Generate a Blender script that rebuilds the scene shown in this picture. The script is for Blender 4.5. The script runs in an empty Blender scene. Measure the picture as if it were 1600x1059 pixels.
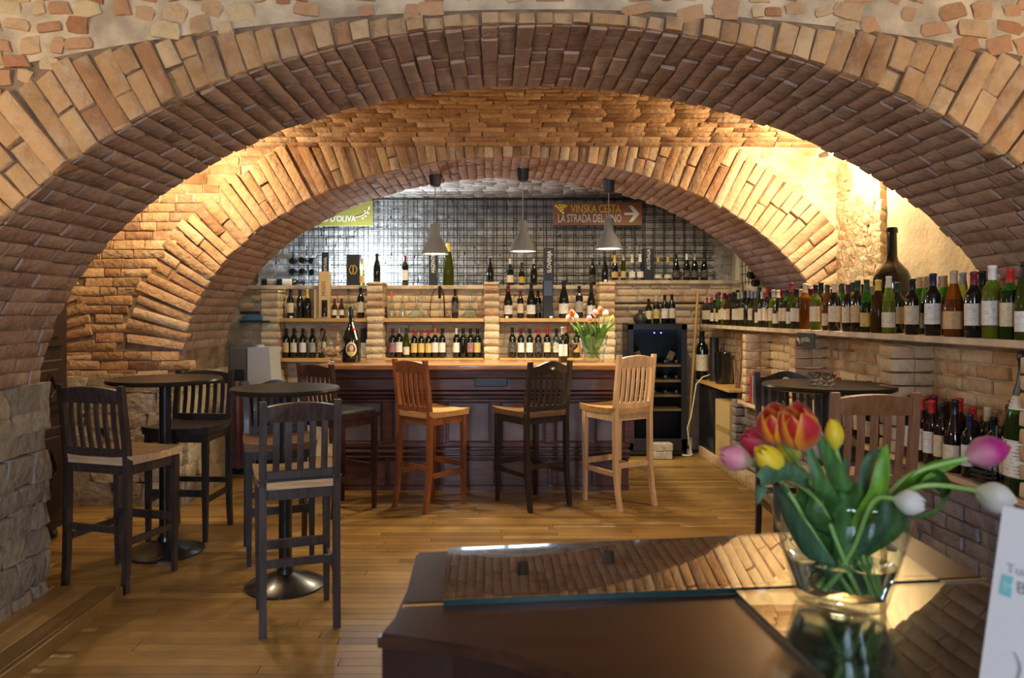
import bpy, bmesh, math, random
from math import sin, cos, pi, sqrt, atan2, radians
from mathutils import Vector, Matrix

R = random.Random(7)
scene = bpy.context.scene
COL = scene.collection

# ---------------------------------------------------------------- camera
F, PX, PY, EYE = 1180.0, 770.0, 490.0, 1.5      # focal length in pixels, principal point, eye height
cam_data = bpy.data.cameras.new('camera')
cam = bpy.data.objects.new('camera', cam_data)
COL.objects.link(cam)
cam.location = (0, 0, EYE)
cam.rotation_euler = (pi / 2, 0, 0)
cam_data.sensor_width = 36.0
cam_data.lens = 36.0 * F / 1600.0
cam_data.shift_x = (800 - PX) / 1600.0
cam_data.shift_y = (PY - 529.5) / 1600.0
cam_data.clip_start = 0.05
cam_data.dof.use_dof = True
cam_data.dof.focus_distance = 5.2
cam_data.dof.aperture_fstop = 4.5
scene.camera = cam

def P(px, py, Y):
    return Vector(((px - PX) / F * Y, Y, EYE - (py - PY) / F * Y))
def G(px, py, z=0.0):
    return P(px, py, (EYE - z) * F / (py - PY))

# ---------------------------------------------------------------- world, light, exposure
world = bpy.data.worlds.new('world'); scene.world = world
world.use_nodes = True
world.node_tree.nodes['Background'].inputs[0].default_value = (0.55, 0.62, 0.8, 1)
world.node_tree.nodes['Background'].inputs[1].default_value = 0.12
scene.view_settings.view_transform = 'Standard'
scene.view_settings.look = 'None'
scene.view_settings.gamma = 1.0
scene.view_settings.use_curve_mapping = False
scene.view_settings.exposure = 0.4

def lamp(kind, name, loc, power, color, size=0.05, parent=None, rot=None, **kw):
    d = bpy.data.lights.new(name, kind)
    d.energy = power; d.color = color
    if kind == 'POINT': d.shadow_soft_size = size
    if kind == 'SPOT':
        d.shadow_soft_size = size; d.spot_size = kw.get('cone', 2.0); d.spot_blend = 0.6
    if kind == 'AREA':
        d.shape = 'RECTANGLE'; d.size = size; d.size_y = kw.get('size_y', size)
    o = bpy.data.objects.new(name, d); COL.objects.link(o)
    o.location = loc
    if rot: o.rotation_euler = rot
    if parent: o.parent = parent
    return o
WARM = (1.0, 0.70, 0.34)
WARMW = (1.0, 0.80, 0.55)
COOL = (0.62, 0.76, 1.0)
# daylight through the two windows behind the camera
lamp('AREA', 'daylight', (-0.75, -3.25, 1.75), 125, COOL, 0.9, rot=(pi / 2, 0, 0), size_y=1.7)
lamp('AREA', 'daylight', (1.45, -3.25, 1.75), 85, COOL, 0.9, rot=(pi / 2, 0, 0), size_y=1.7)
# warm wall lamps of the front room, behind and beside the camera
FRONT_LAMPS = [(-2.6, 1.75, 1.95, 66), (2.8, 1.65, 2.1, 72), (0.1, -0.9, 2.5, 14)]
MID_LAMPS = [(-2.27, 5.55, 2.58, 54), (2.46, 5.45, 2.68, 66)]

# ---------------------------------------------------------------- helpers
class MB:
    def __init__(s): s.bm = bmesh.new()
    def quadbox(s, M, bev=0.0, seg=1):
        r = bmesh.ops.create_cube(s.bm, size=1.0, matrix=M)
        if bev:
            es = list({e for v in r['verts'] for e in v.link_edges})
            bmesh.ops.bevel(s.bm, geom=es, offset=bev, segments=seg, affect='EDGES', profile=0.5)
        return s
    def box(s, c, d, rz=0.0, bev=0.0, rx=0.0, ry=0.0, seg=1):
        M = Matrix.Translation(c) @ Matrix.Rotation(rz, 4, 'Z') @ Matrix.Rotation(ry, 4, 'Y') @ Matrix.Rotation(rx, 4, 'X')
        # scale the corners first so that a bevel stays even
        b = bmesh.new(); bmesh.ops.create_cube(b, size=1.0)
        for v in b.verts: v.co = Vector((v.co.x * d[0], v.co.y * d[1], v.co.z * d[2]))
        if bev: bmesh.ops.bevel(b, geom=list(b.edges), offset=min(bev, min(d) * .45), segments=seg, affect='EDGES', profile=0.5)
        s._merge(b, M); return s
    def _merge(s, b, M):
        vs = [s.bm.verts.new(M @ v.co) for v in b.verts]
        b.verts.index_update()
        for f in b.faces:
            try: s.bm.faces.new([vs[v.index] for v in f.verts])
            except ValueError: pass
        b.free()
    def lathe(s, prof, seg=16, c=(0, 0, 0), sx=1.0, sy=1.0, M=None, a0=0.0, a1=2 * pi):
        c = Vector(c); full = abs(a1 - a0 - 2 * pi) < 1e-6
        rings = []
        n = seg if full else seg + 1
        for r, z in prof:
            if r < 1e-6 and full:
                p = Vector((0, 0, z)); p = (M @ p) if M else p
                rings.append([s.bm.verts.new(p + c)])
            else:
                ring = []
                for i in range(n):
                    a = a0 + (a1 - a0) * i / seg
                    p = Vector((r * cos(a) * sx, r * sin(a) * sy, z)); p = (M @ p) if M else p
                    ring.append(s.bm.verts.new(p + c))
                rings.append(ring)
        for A, B in zip(rings, rings[1:]):
            if len(A) == 1 and len(B) == 1: continue
            m = n if full else n - 1
            for i in range(m):
                j = (i + 1) % n
                if len(A) == 1: s.bm.faces.new((A[0], B[j], B[i]))
                elif len(B) == 1: s.bm.faces.new((A[i], A[j], B[0]))
                else: s.bm.faces.new((A[i], A[j], B[j], B[i]))
        return s
    def tube(s, pts, r, seg=8, cap=True, flat=1.0):
        pts = [Vector(p) for p in pts]
        rs = r if isinstance(r, (list, tuple)) else [r] * len(pts)
        rings = []; up = None
        for i, p in enumerate(pts):
            t = (pts[min(i + 1, len(pts) - 1)] - pts[max(i - 1, 0)]).normalized()
            if up is None:
                up = Vector((0, 0, 1)) if abs(t.z) < .9 else Vector((1, 0, 0))
            u = t.cross(up).normalized(); v = u.cross(t).normalized(); up = v
            rings.append([s.bm.verts.new(p + rs[i] * (cos(2 * pi * k / seg) * u + flat * sin(2 * pi * k / seg) * v)) for k in range(seg)])
        for A, B in zip(rings, rings[1:]):
            for k in range(seg):
                j = (k + 1) % seg
                s.bm.faces.new((A[k], A[j], B[j], B[k]))
        if cap:
            s.bm.faces.new(rings[0][::-1]); s.bm.faces.new(rings[-1])
        return s
    def prism(s, poly, lo, hi, M=None):
        """poly in XY, extruded along Z from lo to hi, then M"""
        a = [Vector((x, y, lo)) for x, y in poly]; b = [Vector((x, y, hi)) for x, y in poly]
        if M: a = [M @ p for p in a]; b = [M @ p for p in b]
        va = [s.bm.verts.new(p) for p in a]; vb = [s.bm.verts.new(p) for p in b]
        s.bm.faces.new(va[::-1]); s.bm.faces.new(vb)
        n = len(poly)
        for i in range(n):
            j = (i + 1) % n
            s.bm.faces.new((va[i], va[j], vb[j], vb[i]))
        return s
    def grid(s, pts):
        """pts[i][j] sheet"""
        V = [[s.bm.verts.new(p) for p in row] for row in pts]
        for a, b in zip(V, V[1:]):
            for i in range(len(a) - 1):
                s.bm.faces.new((a[i], a[i + 1], b[i + 1], b[i]))
        return s
    def mesh(s, name, mat, smooth=0.0):
        bmesh.ops.recalc_face_normals(s.bm, faces=s.bm.faces)
        me = bpy.data.meshes.new(name); s.bm.to_mesh(me); s.bm.free()
        if mat: me.materials.append(mat)
        if smooth:
            me.shade_smooth(); me.set_sharp_from_angle(angle=smooth)
        return me
    def build(s, name, mat, parent=None, smooth=0.0, loc=None):
        return link(name, s.mesh(name, mat, smooth), parent, loc)

def link(name, me, parent=None, loc=None):
    o = bpy.data.objects.new(name, me); COL.objects.link(o)
    if parent: o.parent = parent
    if loc is not None: o.location = loc
    return o
def tag(o, label, cat, group=None):
    o['label'] = label; o['category'] = cat
    if group: o['group'] = group
    return o
def thing(name, label, cat, loc=(0, 0, 0), rz=0.0, group=None):
    o = bpy.data.objects.new(name, None); COL.objects.link(o)
    o.empty_display_size = 0.05
    o.location = loc; o.rotation_euler = (0, 0, rz)
    return tag(o, label, cat, group)
def struct(o):
    o['kind'] = 'structure'; return o
def dup(root, loc, rz=None, label=None):
    c = root.copy(); COL.objects.link(c); c.location = loc
    if rz is not None: c.rotation_euler = (0, 0, rz)
    if label: c['label'] = label
    for ch in list(root.children):
        k = ch.copy(); COL.objects.link(k); k.parent = c
        for g in ch.children:
            d = g.copy(); COL.objects.link(d); d.parent = k
    return c
ORD = ['first', 'second', 'third', 'fourth', 'fifth', 'sixth', 'seventh', 'eighth', 'ninth', 'tenth', 'eleventh', 'twelfth',
       'thirteenth', 'fourteenth', 'fifteenth', 'sixteenth', 'seventeenth', 'eighteenth', 'nineteenth']
def ordw(n):
    if n <= 19: return ORD[n - 1]
    tens = {2: ('twenty', 'twentieth'), 3: ('thirty', 'thirtieth'), 4: ('forty', 'fortieth'), 5: ('fifty', 'fiftieth'), 6: ('sixty', 'sixtieth')}[n // 10]
    return tens[1] if n % 10 == 0 else tens[0] + '-' + ORD[n % 10 - 1]

# ---------------------------------------------------------------- materials
MATS = {}
def nodes_of(m):
    m.use_nodes = True
    nt = m.node_tree; return nt, nt.nodes['Principled BSDF']
def mat(name, col, rough=0.5, spec=0.5, metal=0.0, noise=0.0, nscale=8.0, bump=0.0, bscale=60.0, coat=0.0, trans=0.0, ior=1.45, emit=None, estr=0.0, stretch=None, col2=None, sheen=0.0):
    if name in MATS: return MATS[name]
    m = bpy.data.materials.new(name); nt, b = nodes_of(m); N, L = nt.nodes, nt.links
    b.inputs['Base Color'].default_value = (*col, 1)
    b.inputs['Roughness'].default_value = rough
    b.inputs['Specular IOR Level'].default_value = spec
    b.inputs['Metallic'].default_value = metal
    b.inputs['Coat Weight'].default_value = coat
    b.inputs['Coat Roughness'].default_value = 0.08
    b.inputs['Transmission Weight'].default_value = trans
    b.inputs['IOR'].default_value = ior
    if sheen: b.inputs['Sheen Weight'].default_value = sheen
    if emit:
        b.inputs['Emission Color'].default_value = (*emit, 1); b.inputs['Emission Strength'].default_value = estr
    if noise or bump or col2:
        tc = N.new('ShaderNodeTexCoord'); mp = N.new('ShaderNodeMapping')
        L.new(tc.outputs['Object'], mp.inputs[0])
        if stretch: mp.inputs['Scale'].default_value = stretch
        oi = N.new('ShaderNodeObjectInfo'); vm = N.new('ShaderNodeVectorMath'); vm.operation = 'ADD'
        L.new(mp.outputs[0], vm.inputs[0])
        mu = N.new('ShaderNodeMath'); mu.operation = 'MULTIPLY'; mu.inputs[1].default_value = 37.0
        L.new(oi.outputs['Random'], mu.inputs[0]); L.new(mu.outputs[0], vm.inputs[1])
        n = N.new('ShaderNodeTexNoise'); n.inputs['Scale'].default_value = nscale; n.inputs['Detail'].default_value = 5
        L.new(vm.outputs[0], n.inputs['Vector'])
        if noise or col2:
            mx = N.new('ShaderNodeMix'); mx.data_type = 'RGBA'
            c2 = col2 if col2 else tuple(max(0, c * (1 - noise)) for c in col)
            c1 = col if col2 else tuple(min(1, c * (1 + noise)) for c in col)
            mx.inputs[6].default_value = (*c1, 1); mx.inputs[7].default_value = (*c2, 1)
            rp = N.new('ShaderNodeMapRange'); rp.inputs[1].default_value = .35; rp.inputs[2].default_value = .65
            L.new(n.outputs['Fac'], rp.inputs[0]); L.new(rp.outputs[0], mx.inputs[0]); L.new(mx.outputs[2], b.inputs['Base Color'])
        if bump:
            n2 = N.new('ShaderNodeTexNoise'); n2.inputs['Scale'].default_value = bscale; n2.inputs['Detail'].default_value = 4
            L.new(vm.outputs[0], n2.inputs['Vector'])
            bp = N.new('ShaderNodeBump'); bp.inputs['Strength'].default_value = bump; bp.inputs['Distance'].default_value = 0.01
            L.new(n2.outputs['Fac'], bp.inputs['Height']); L.new(bp.outputs[0], b.inputs['Normal'])
    MATS[name] = m
    return m

def piece_mat(name, cols, rough=0.9, nscale=9.0, bump=0.6, bscale=38.0, dirt=(0.42, 0.33, 0.2), dirt_amt=0.35, grain=None, spec=0.3):
    """each piece picks its own colour from a ramp (object random + island random); noise adds mortar smears and grain"""
    m = bpy.data.materials.new(name); nt, b = nodes_of(m); N, L = nt.nodes, nt.links
    b.inputs['Roughness'].default_value = rough; b.inputs['Specular IOR Level'].default_value = spec
    oi = N.new('ShaderNodeObjectInfo'); ge = N.new('ShaderNodeNewGeometry')
    ad = N.new('ShaderNodeMath'); ad.operation = 'ADD'
    fr = N.new('ShaderNodeMath'); fr.operation = 'FRACT'
    L.new(oi.outputs['Random'], ad.inputs[0]); L.new(ge.outputs['Random Per Island'], ad.inputs[1]); L.new(ad.outputs[0], fr.inputs[0])
    cr = N.new('ShaderNodeValToRGB'); e = cr.color_ramp.elements
    e[0].position = 0; e[0].color = (*cols[0], 1); e[1].position = 1; e[1].color = (*cols[-1], 1)
    for i, c in enumerate(cols[1:-1]):
        k = e.new((i + 1) / (len(cols) - 1)); k.color = (*c, 1)
    L.new(fr.outputs[0], cr.inputs[0])
    po = N.new('ShaderNodeVectorMath'); po.operation = 'ADD'
    mu = N.new('ShaderNodeMath'); mu.operation = 'MULTIPLY'; mu.inputs[1].default_value = 31.0
    L.new(fr.outputs[0], mu.inputs[0]); L.new(ge.outputs['Position'], po.inputs[0]); L.new(mu.outputs[0], po.inputs[1])
    src = po.outputs[0]
    if grain:
        mp = N.new('ShaderNodeMapping'); mp.inputs['Scale'].default_value = grain; L.new(src, mp.inputs[0]); src = mp.outputs[0]
    n = N.new('ShaderNodeTexNoise'); n.inputs['Scale'].default_value = nscale; n.inputs['Detail'].default_value = 6; n.inputs['Roughness'].default_value = .65
    L.new(src, n.inputs['Vector'])
    rp = N.new('ShaderNodeMapRange'); rp.inputs[1].default_value = .48; rp.inputs[2].default_value = .72; rp.inputs[4].default_value = dirt_amt
    L.new(n.outputs['Fac'], rp.inputs[0])
    mx = N.new('ShaderNodeMix'); mx.data_type = 'RGBA'; mx.inputs[7].default_value = (*dirt, 1)
    L.new(cr.outputs[0], mx.inputs[6]); L.new(rp.outputs[0], mx.inputs[0])
    # soot and weathering stains
    ns = N.new('ShaderNodeTexNoise'); ns.inputs['Scale'].default_value = 5.5; ns.inputs['Detail'].default_value = 7; ns.inputs['Roughness'].default_value = .7
    L.new(ge.outputs['Position'], ns.inputs['Vector'])
    rs = N.new('ShaderNodeMapRange'); rs.inputs[1].default_value = .5; rs.inputs[2].default_value = .74; rs.inputs[4].default_value = .55
    L.new(ns.outputs['Fac'], rs.inputs[0])
    ms = N.new('ShaderNodeMix'); ms.data_type = 'RGBA'; ms.blend_type = 'MULTIPLY'; ms.inputs[7].default_value = (.42, .38, .34, 1)
    L.new(mx.outputs[2], ms.inputs[6]); L.new(rs.outputs[0], ms.inputs[0]); L.new(ms.outputs[2], b.inputs['Base Color'])
    if bump:
        n2 = N.new('ShaderNodeTexNoise'); n2.inputs['Scale'].default_value = bscale; n2.inputs['Detail'].default_value = 5
        L.new(src, n2.inputs['Vector'])
        bp = N.new('ShaderNodeBump'); bp.inputs['Strength'].default_value = bump; bp.inputs['Distance'].default_value = 0.016
        n3 = N.new('ShaderNodeTexNoise'); n3.inputs['Scale'].default_value = bscale * .38; n3.inputs['Detail'].default_value = 3; L.new(src, n3.inputs['Vector'])
        sm = N.new('ShaderNodeMath'); sm.operation = 'MULTIPLY_ADD'; sm.inputs[1].default_value = 1.6
        L.new(n3.outputs['Fac'], sm.inputs[0]); L.new(n2.outputs['Fac'], sm.inputs[2])
        L.new(sm.outputs[0], bp.inputs['Height']); L.new(bp.outputs[0], b.inputs['Normal'])
    return m

BRICK = piece_mat('brick', [(.35, .20, .095), (.44, .265, .125), (.51, .32, .165), (.40, .23, .105), (.55, .38, .21), (.45, .28, .135), (.37, .20, .092), (.29, .14, .068), (.48, .30, .16), (.27, .155, .085)], bump=.8, bscale=32, dirt=(.52, .42, .29), dirt_amt=.5)
BRICK_SOFFIT = piece_mat('brick_soffit', [(.31, .19, .14), (.37, .24, .18), (.27, .16, .12), (.42, .29, .22), (.35, .23, .17), (.30, .22, .17)], bump=.55, bscale=34, dirt=(.42, .36, .29), dirt_amt=.5)  # soffit bricks, greyer and darker than the face bricks
BRICK_PALE = piece_mat('brick_pale', [(.50, .33, .18), (.58, .42, .25), (.62, .48, .30), (.48, .27, .15), (.57, .44, .27), (.60, .42, .24)], dirt=(.6, .5, .33), dirt_amt=.6)
BRICK_WHITE = piece_mat('brick_limewashed', [(.50, .42, .36), (.58, .49, .41), (.45, .33, .27), (.62, .55, .47), (.5, .40, .33)], dirt=(.6, .55, .48), dirt_amt=.6)
STONE = piece_mat('stone', [(.44, .36, .24), (.52, .44, .30), (.36, .29, .20), (.48, .41, .30), (.40, .34, .26)], nscale=14, bump=1.0, bscale=22, dirt=(.25, .22, .18), dirt_amt=.5)
STONE_GREY = piece_mat('stone_grey', [(.36, .34, .32), (.46, .44, .41), (.28, .26, .24), (.42, .39, .36)], nscale=14, bump=1.0, bscale=24, dirt=(.2, .19, .17), dirt_amt=.5)
RUBBLE = piece_mat('rubble', [(.30, .12, .055), (.48, .28, .14), (.55, .42, .24), (.34, .13, .06), (.52, .36, .2), (.45, .24, .12)], bump=1.0, bscale=25)
RUBBLE_PALE = piece_mat('rubble_pale', [(.55, .43, .26), (.63, .53, .35), (.50, .36, .2), (.66, .57, .40)], bump=1.0, bscale=25, dirt=(.35, .24, .13))
PLANK = piece_mat('oak_plank', [(.22, .118, .030), (.30, .172, .046), (.38, .23, .068), (.26, .145, .037), (.33, .195, .054), (.175, .095, .026)], rough=.33, nscale=5, bump=.08, bscale=30, dirt=(.16, .08, .028), dirt_amt=.55, grain=(1.2, 16, 16), spec=.5)
JOINT = mat('mortar_brown', (.20, .135, .085), rough=.95, noise=.35, nscale=9, bump=1.0, bscale=30)
BRICK_SHADED = piece_mat('brick_shaded', [(.20, .17, .17), (.26, .22, .23), (.16, .13, .13), (.24, .2, .2)], bump=.9, bscale=28, dirt=(.3, .27, .28), dirt_amt=.5)  # bricks darkened: the dimness under the ledge is put into their colour
MORTAR = mat('mortar', (.48, .38, .26), rough=.95, noise=.3, nscale=7, bump=1.0, bscale=30)
MORTAR_DARK = mat('mortar_dark', (.20, .14, .10), rough=.95, noise=.3, nscale=7, bump=.8, bscale=45)
PLASTER = mat('plaster_cream', (.66, .56, .36), rough=.95, noise=.14, nscale=5, bump=.5, bscale=28)
PLASTER_GREY = mat('plaster_grey', (.42, .36, .30), rough=.95, noise=.15, nscale=4, bump=.4, bscale=30)
SOIL = mat('joint_dark', (.06, .035, .018), rough=.9)

# ---------------------------------------------------------------- pieces (bricks, stones, planks)
def piece_mesh(name, m, n, cham, jit, sub=0, seed=0, dims=(.24, .064, .11)):
    """unit-size pieces; bevel (in metres) and unevenness are worked out at the real proportions dims"""
    out = []; r = random.Random(seed); D = Vector(dims)
    for i in range(n):
        bm = bmesh.new(); bmesh.ops.create_cube(bm, size=1.0)
        if sub:
            for v in bm.verts: v.co += Vector((r.uniform(-jit, jit), r.uniform(-jit, jit), r.uniform(-jit, jit)))
            bmesh.ops.subdivide_edges(bm, edges=list(bm.edges), cuts=sub, use_grid_fill=True)
            for v in bm.verts:
                k = v.co.normalized() * 0.62
                v.co = v.co.lerp(k, cham) + Vector((r.uniform(-jit, jit), r.uniform(-jit, jit), r.uniform(-jit, jit))) * .7
        else:
            for v in bm.verts: v.co = Vector((v.co.x * D.x, v.co.y * D.y, v.co.z * D.z)) + Vector((r.uniform(-jit, jit), r.uniform(-jit, jit) * .7, r.uniform(-jit, jit) * .5))
            if cham: bmesh.ops.bevel(bm, geom=list(bm.edges), offset=cham, segments=1, affect='EDGES', profile=0.5)
            for v in bm.verts:
                v.co += Vector((r.uniform(-1, 1), r.uniform(-1, 1), r.uniform(-1, 1))) * jit * .25
                v.co = Vector((v.co.x / D.x, v.co.y / D.y, v.co.z / D.z))
        bmesh.ops.recalc_face_normals(bm, faces=bm.faces)
        me = bpy.data.meshes.new(name); bm.to_mesh(me); bm.free()
        me.materials.append(m); me.shade_smooth(); me.set_sharp_from_angle(angle=radians(40))
        out.append(me)
    return out

class Pieces:
    """collects pieces of one kind on one parent; the 300 that show largest become objects, the rest one joined part"""
    def __init__(s, parent, name, meshes, rest_name, limit=300):
        s.parent, s.name, s.meshes, s.rest, s.limit, s.items = parent, name, meshes, rest_name, limit, []
    def add(s, c, u, v, n, size, far=False):
        """centre, unit axes (length, height, outward normal), size along them"""
        c = Vector(c); u = Vector(u); v = Vector(v); n = Vector(n)
        M = Matrix(((u.x * size[0], v.x * size[1], n.x * size[2], c.x), (u.y * size[0], v.y * size[1], n.y * size[2], c.y), (u.z * size[0], v.z * size[1], n.z * size[2], c.z), (0, 0, 0, 1)))
        w = size[0] * size[1] / max(.3, c.y) ** 2
        if c.y > .2:
            x = PX + F * c.x / c.y; y = PY - F * (c.z - EYE) / c.y
            if x < -60 or x > 1660 or y < -60 or y > 1110: w *= .02
        else: w = 0
        s.items.append((w, M))
    def flush(s):
        s.items.sort(key=lambda t: -t[0])
        for w, M in s.items[:s.limit]:
            o = bpy.data.objects.new(s.name, R.choice(s.meshes)); COL.objects.link(o)
            o.parent = s.parent; o.matrix_basis = M
        rest = s.items[s.limit:]
        if rest:
            vs, fs = [], []
            for w, M in rest:
                me = R.choice(s.meshes); b = len(vs)
                vs.extend(tuple(M @ v.co) for v in me.vertices)
                fs.extend(tuple(b + i for i in p.vertices) for p in me.polygons)
            me = bpy.data.meshes.new(s.rest); me.from_pydata(vs, [], fs)
            me.materials.append(s.meshes[0].materials[0]); me.shade_smooth(); me.set_sharp_from_angle(angle=radians(50))
            o = link(s.rest, me, s.parent); o['kind'] = 'stuff'

X, Y_, Z = Vector((1, 0, 0)), Vector((0, 1, 0)), Vector((0, 0, 1))
B_STD = piece_mesh('brick', BRICK, 10, .005, .007, seed=1)
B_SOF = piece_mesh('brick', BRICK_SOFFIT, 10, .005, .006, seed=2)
B_PALE = piece_mesh('brick', BRICK_PALE, 8, .005, .005, seed=3)
B_WHITE = piece_mesh('brick', BRICK_WHITE, 8, .006, .006, seed=4)
B_SHADED = piece_mesh('brick', BRICK_SHADED, 6, .005, .006, seed=14)
S_STD = piece_mesh('stone', STONE, 6, .3, .09, sub=1, seed=5)
JAMB = piece_mat('stone_jamb', [(.25, .23, .19), (.30, .27, .22), (.20, .185, .16), (.33, .30, .24)], nscale=14, bump=1.0, bscale=22, dirt=(.14, .13, .12), dirt_amt=.5)
S_JAMB = piece_mesh('stone', JAMB, 6, .3, .09, sub=1, seed=15)
S_GREY = piece_mesh('stone', STONE_GREY, 6, .3, .09, sub=1, seed=6)
S_RUB = piece_mesh('stone', RUBBLE, 6, .35, .1, sub=1, seed=8)
S_PALE = piece_mesh('stone', RUBBLE_PALE, 6, .35, .1, sub=1, seed=9)
PL = piece_mesh('plank', PLANK, 2, .0012, .0, seed=10, dims=(1.2, .07, .018))

def ell(A, t):
    xc, zc, a, b = A
    return Vector((xc + a * cos(t), zc + b * sin(t)))
def ell_frame(A, t):
    xc, zc, a, b = A
    tx, tz = -a * sin(t), b * cos(t); l = sqrt(tx * tx + tz * tz); tx /= l; tz /= l
    return Vector((tx, tz)), Vector((tz, -tx))       # tangent, outward normal
def arc_steps(A, t0, t1, step):
    ts, t, acc = [], t0, 0.0
    p = ell(A, t0); out = [t0]
    while t < t1:
        t += .002; q = ell(A, t); acc += (q - p).length; p = q
        if acc >= step: out.append(t); acc -= step
    return out

def arch_shell(name, A, y0, y1, x0, x1, ztop, m, inset=.002):
    """solid wall between y0 and y1 with the arch opening cut out (mortar core, a little behind the brick faces)"""
    xc, zc, a, b = A
    AA = (xc, zc, a + inset, b + inset)
    T = [pi * i / 64 for i in range(65)]
    inner = [Vector((xc + a + inset, 0))] + [ell(AA, t) for t in T] + [Vector((xc - a - inset, 0))]
    outer = [Vector((x1, 0))]
    for t in T:
        p = ell(AA, t)
        f = t / pi
        if f < .25: q = Vector((x1, zc + (ztop - zc) * f / .25))
        elif f > .75: q = Vector((x0, zc + (ztop - zc) * (1 - f) / .25))
        else: q = Vector((x1 + (x0 - x1) * (f - .25) / .5, ztop))
        outer.append(q)
    outer.append(Vector((x0, 0)))
    b_ = MB()
    f0, f1 = y0 + inset, y1 - inset
    for yy in (f0, f1):
        rows = [[Vector((p.x + (q.x - p.x) * k, yy, p.y + (q.y - p.y) * k)) for k in (0, 1)] for p, q in zip(inner, outer)]
        b_.grid(rows)
    b_.grid([[Vector((p.x, f0, p.y)), Vector((p.x, f1, p.y))] for p in inner])
    bmesh.ops.remove_doubles(b_.bm, verts=b_.bm.verts, dist=1e-5)
    return struct(b_.build(name, m))
# ================================================================ STRUCTURE
A1 = (.20, 1.0, 2.55, 1.67); A1Y0, A1Y1 = 3.05, 3.89
A2 = (.12, 1.1, 2.56, 1.635); A2Y0, A2Y1 = 5.95, 6.87
WALL_X = 2.75

# ---- floor
fl = struct(MB().box((-.3, 3.0, -.06), (7.4, 12.6, .1)).build('floor', SOIL))
pk = Pieces(fl, 'plank', PL, 'planks_beyond')
y = 9.2
rr = random.Random(3)
while y > -3.1:
    x = -3.9 - rr.uniform(0, 1.2)
    while x < 3.2:
        l = rr.choice((.9, 1.2, 1.2, 1.5))
        yc = max(.35, y)
        pk.add((x + l / 2, y, -.008), X, Y_, Z, (l - .003, .0675, .018))
        x += l
    y -= .07
pk.flush()
# low timber platform along the left jamb
pf = struct(MB().box((-2.19, 1.4, .028), (.44, 5.1, .055)).build('trim_platform', SOIL))
for i in range(4):
    MB().box((-2.355 + .11 * i, 1.42, .061), (.107, 5.1, .018), bev=.002).build('plank', PLANK, pf)
MB().box((-1.955, 1.42, .034), (.02, 5.1, .066), bev=.002).build('riser_board', PLANK, pf)
MB().box((-2.17, 3.965, .034), (.44, .02, .066), bev=.002).build('riser_board', PLANK, pf)

def lay_arch(parent, A, y0, y1, ring, face_m, soff_m, t0=.05, t1=pi - .05, step=.074, zmin=1.02, clip=None, pale=None):
    xc, zc, a, b = A
    fp = Pieces(parent, 'voussoir', face_m, 'voussoirs_beyond'); fq = Pieces(parent, 'voussoir', B_PALE, 'pale_voussoirs_beyond'); sp = Pieces(parent, 'soffit_brick', soff_m, 'soffit_bricks_beyond')
    rr = random.Random(11)
    for k, t in enumerate(arc_steps(A, t0, t1, step)):
        p = ell(A, t); tg, nr = ell_frame(A, t)
        if p.y < zmin: continue
        th = step - rr.uniform(.004, .010)
        # face ring
        L = ring + rr.uniform(-.02, .03)
        if clip: 
            while L > .05 and not clip(p + nr * L): L -= .015
        if rr.random() < .5 or L < .2: cuts = [(0, L)]
        else:
            c = L * rr.choice((.38, .5, .62)); cuts = [(0, c - .005), (c + .005, L)]
        for s0, s1 in cuts:
            if s1 - s0 < .03: continue
            q = p + nr * ((s0 + s1) / 2)
            ang = rr.uniform(-.045, .045)
            u = Vector((nr.x, 0, nr.y)); v = Vector((tg.x, 0, tg.y))
            u, v = (u * cos(ang) + v * sin(ang)), (v * cos(ang) - u * sin(ang))
            grow = 1 + (s0 + s1) / 2 / max(a, b) * .8
            (fq if pale and rr.random() < pale(q.x) else fp).add((q.x, y0 + .05 - rr.uniform(0, .026), q.y), u, v, -Y_, (s1 - s0, th * grow, .11))
        # soffit courses
        y = y0 + .01 + (0 if k % 2 else rr.uniform(.06, .14)); first = True
        if k % 2 == 0:
            l = y - y0 - .012
            sp.add((p.x, y0 + .01 + l / 2 + .003, p.y) + Vector((0, 0, 0)) if False else Vector((p.x + nr.x * .045, y0 + .01 + l / 2, p.y + nr.y * .045)), Y_, Vector((tg.x, 0, tg.y)), Vector((-nr.x, 0, -nr.y)), (l, th, .1))
        while y < y1 - .03:
            l = min(rr.choice((.12, .22, .25, .25, .27)), y1 - y)
            if y1 - y - l < .05: l = y1 - y
            o = .05 - rr.uniform(0, .014)
            sp.add(Vector((p.x + nr.x * o, y + l / 2, p.y + nr.y * o)), Y_, Vector((tg.x, 0, tg.y)), Vector((-nr.x, 0, -nr.y)), (l - .008, th, .1))
            y += l
    fp.flush(); fq.flush(); sp.flush()

# ---- near arch wall
w1 = arch_shell('wall_front', A1, A1Y0, A1Y1, -5.2, 5.2, 3.15, JOINT)
lid1 = lambda x: 2.715 - .05 * (x - .2) ** 2
lay_arch(w1, A1, A1Y0, A1Y1, .36, B_STD, B_SOF, clip=lambda q: q.y < lid1(q.x), zmin=1.05)
bed = MB(); xs_ = [-3.6 + .1 * i for i in range(74)]
low_ = lambda x: max(lid1(x) + .012, 1.0) if abs(x - .2) < 2.2 else lid1(x) + .012
for yy in (A1Y0 - .004,):
    bed.grid([[Vector((x, yy, low_(x))), Vector((x, yy, 3.1))] for x in xs_])
bed.build('mortar_bed', MORTAR, w1)
rub = Pieces(w1, 'rubble_stone', S_RUB, 'rubble_beyond')
rr = random.Random(21)
def outside_ring1(x, z):
    d = ((x - A1[0]) / (A1[2] + .37)) ** 2 + ((z - A1[1]) / (A1[3] + .37)) ** 2 > 1
    return d or z > lid1(x) + .015
z = 1.5
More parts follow.
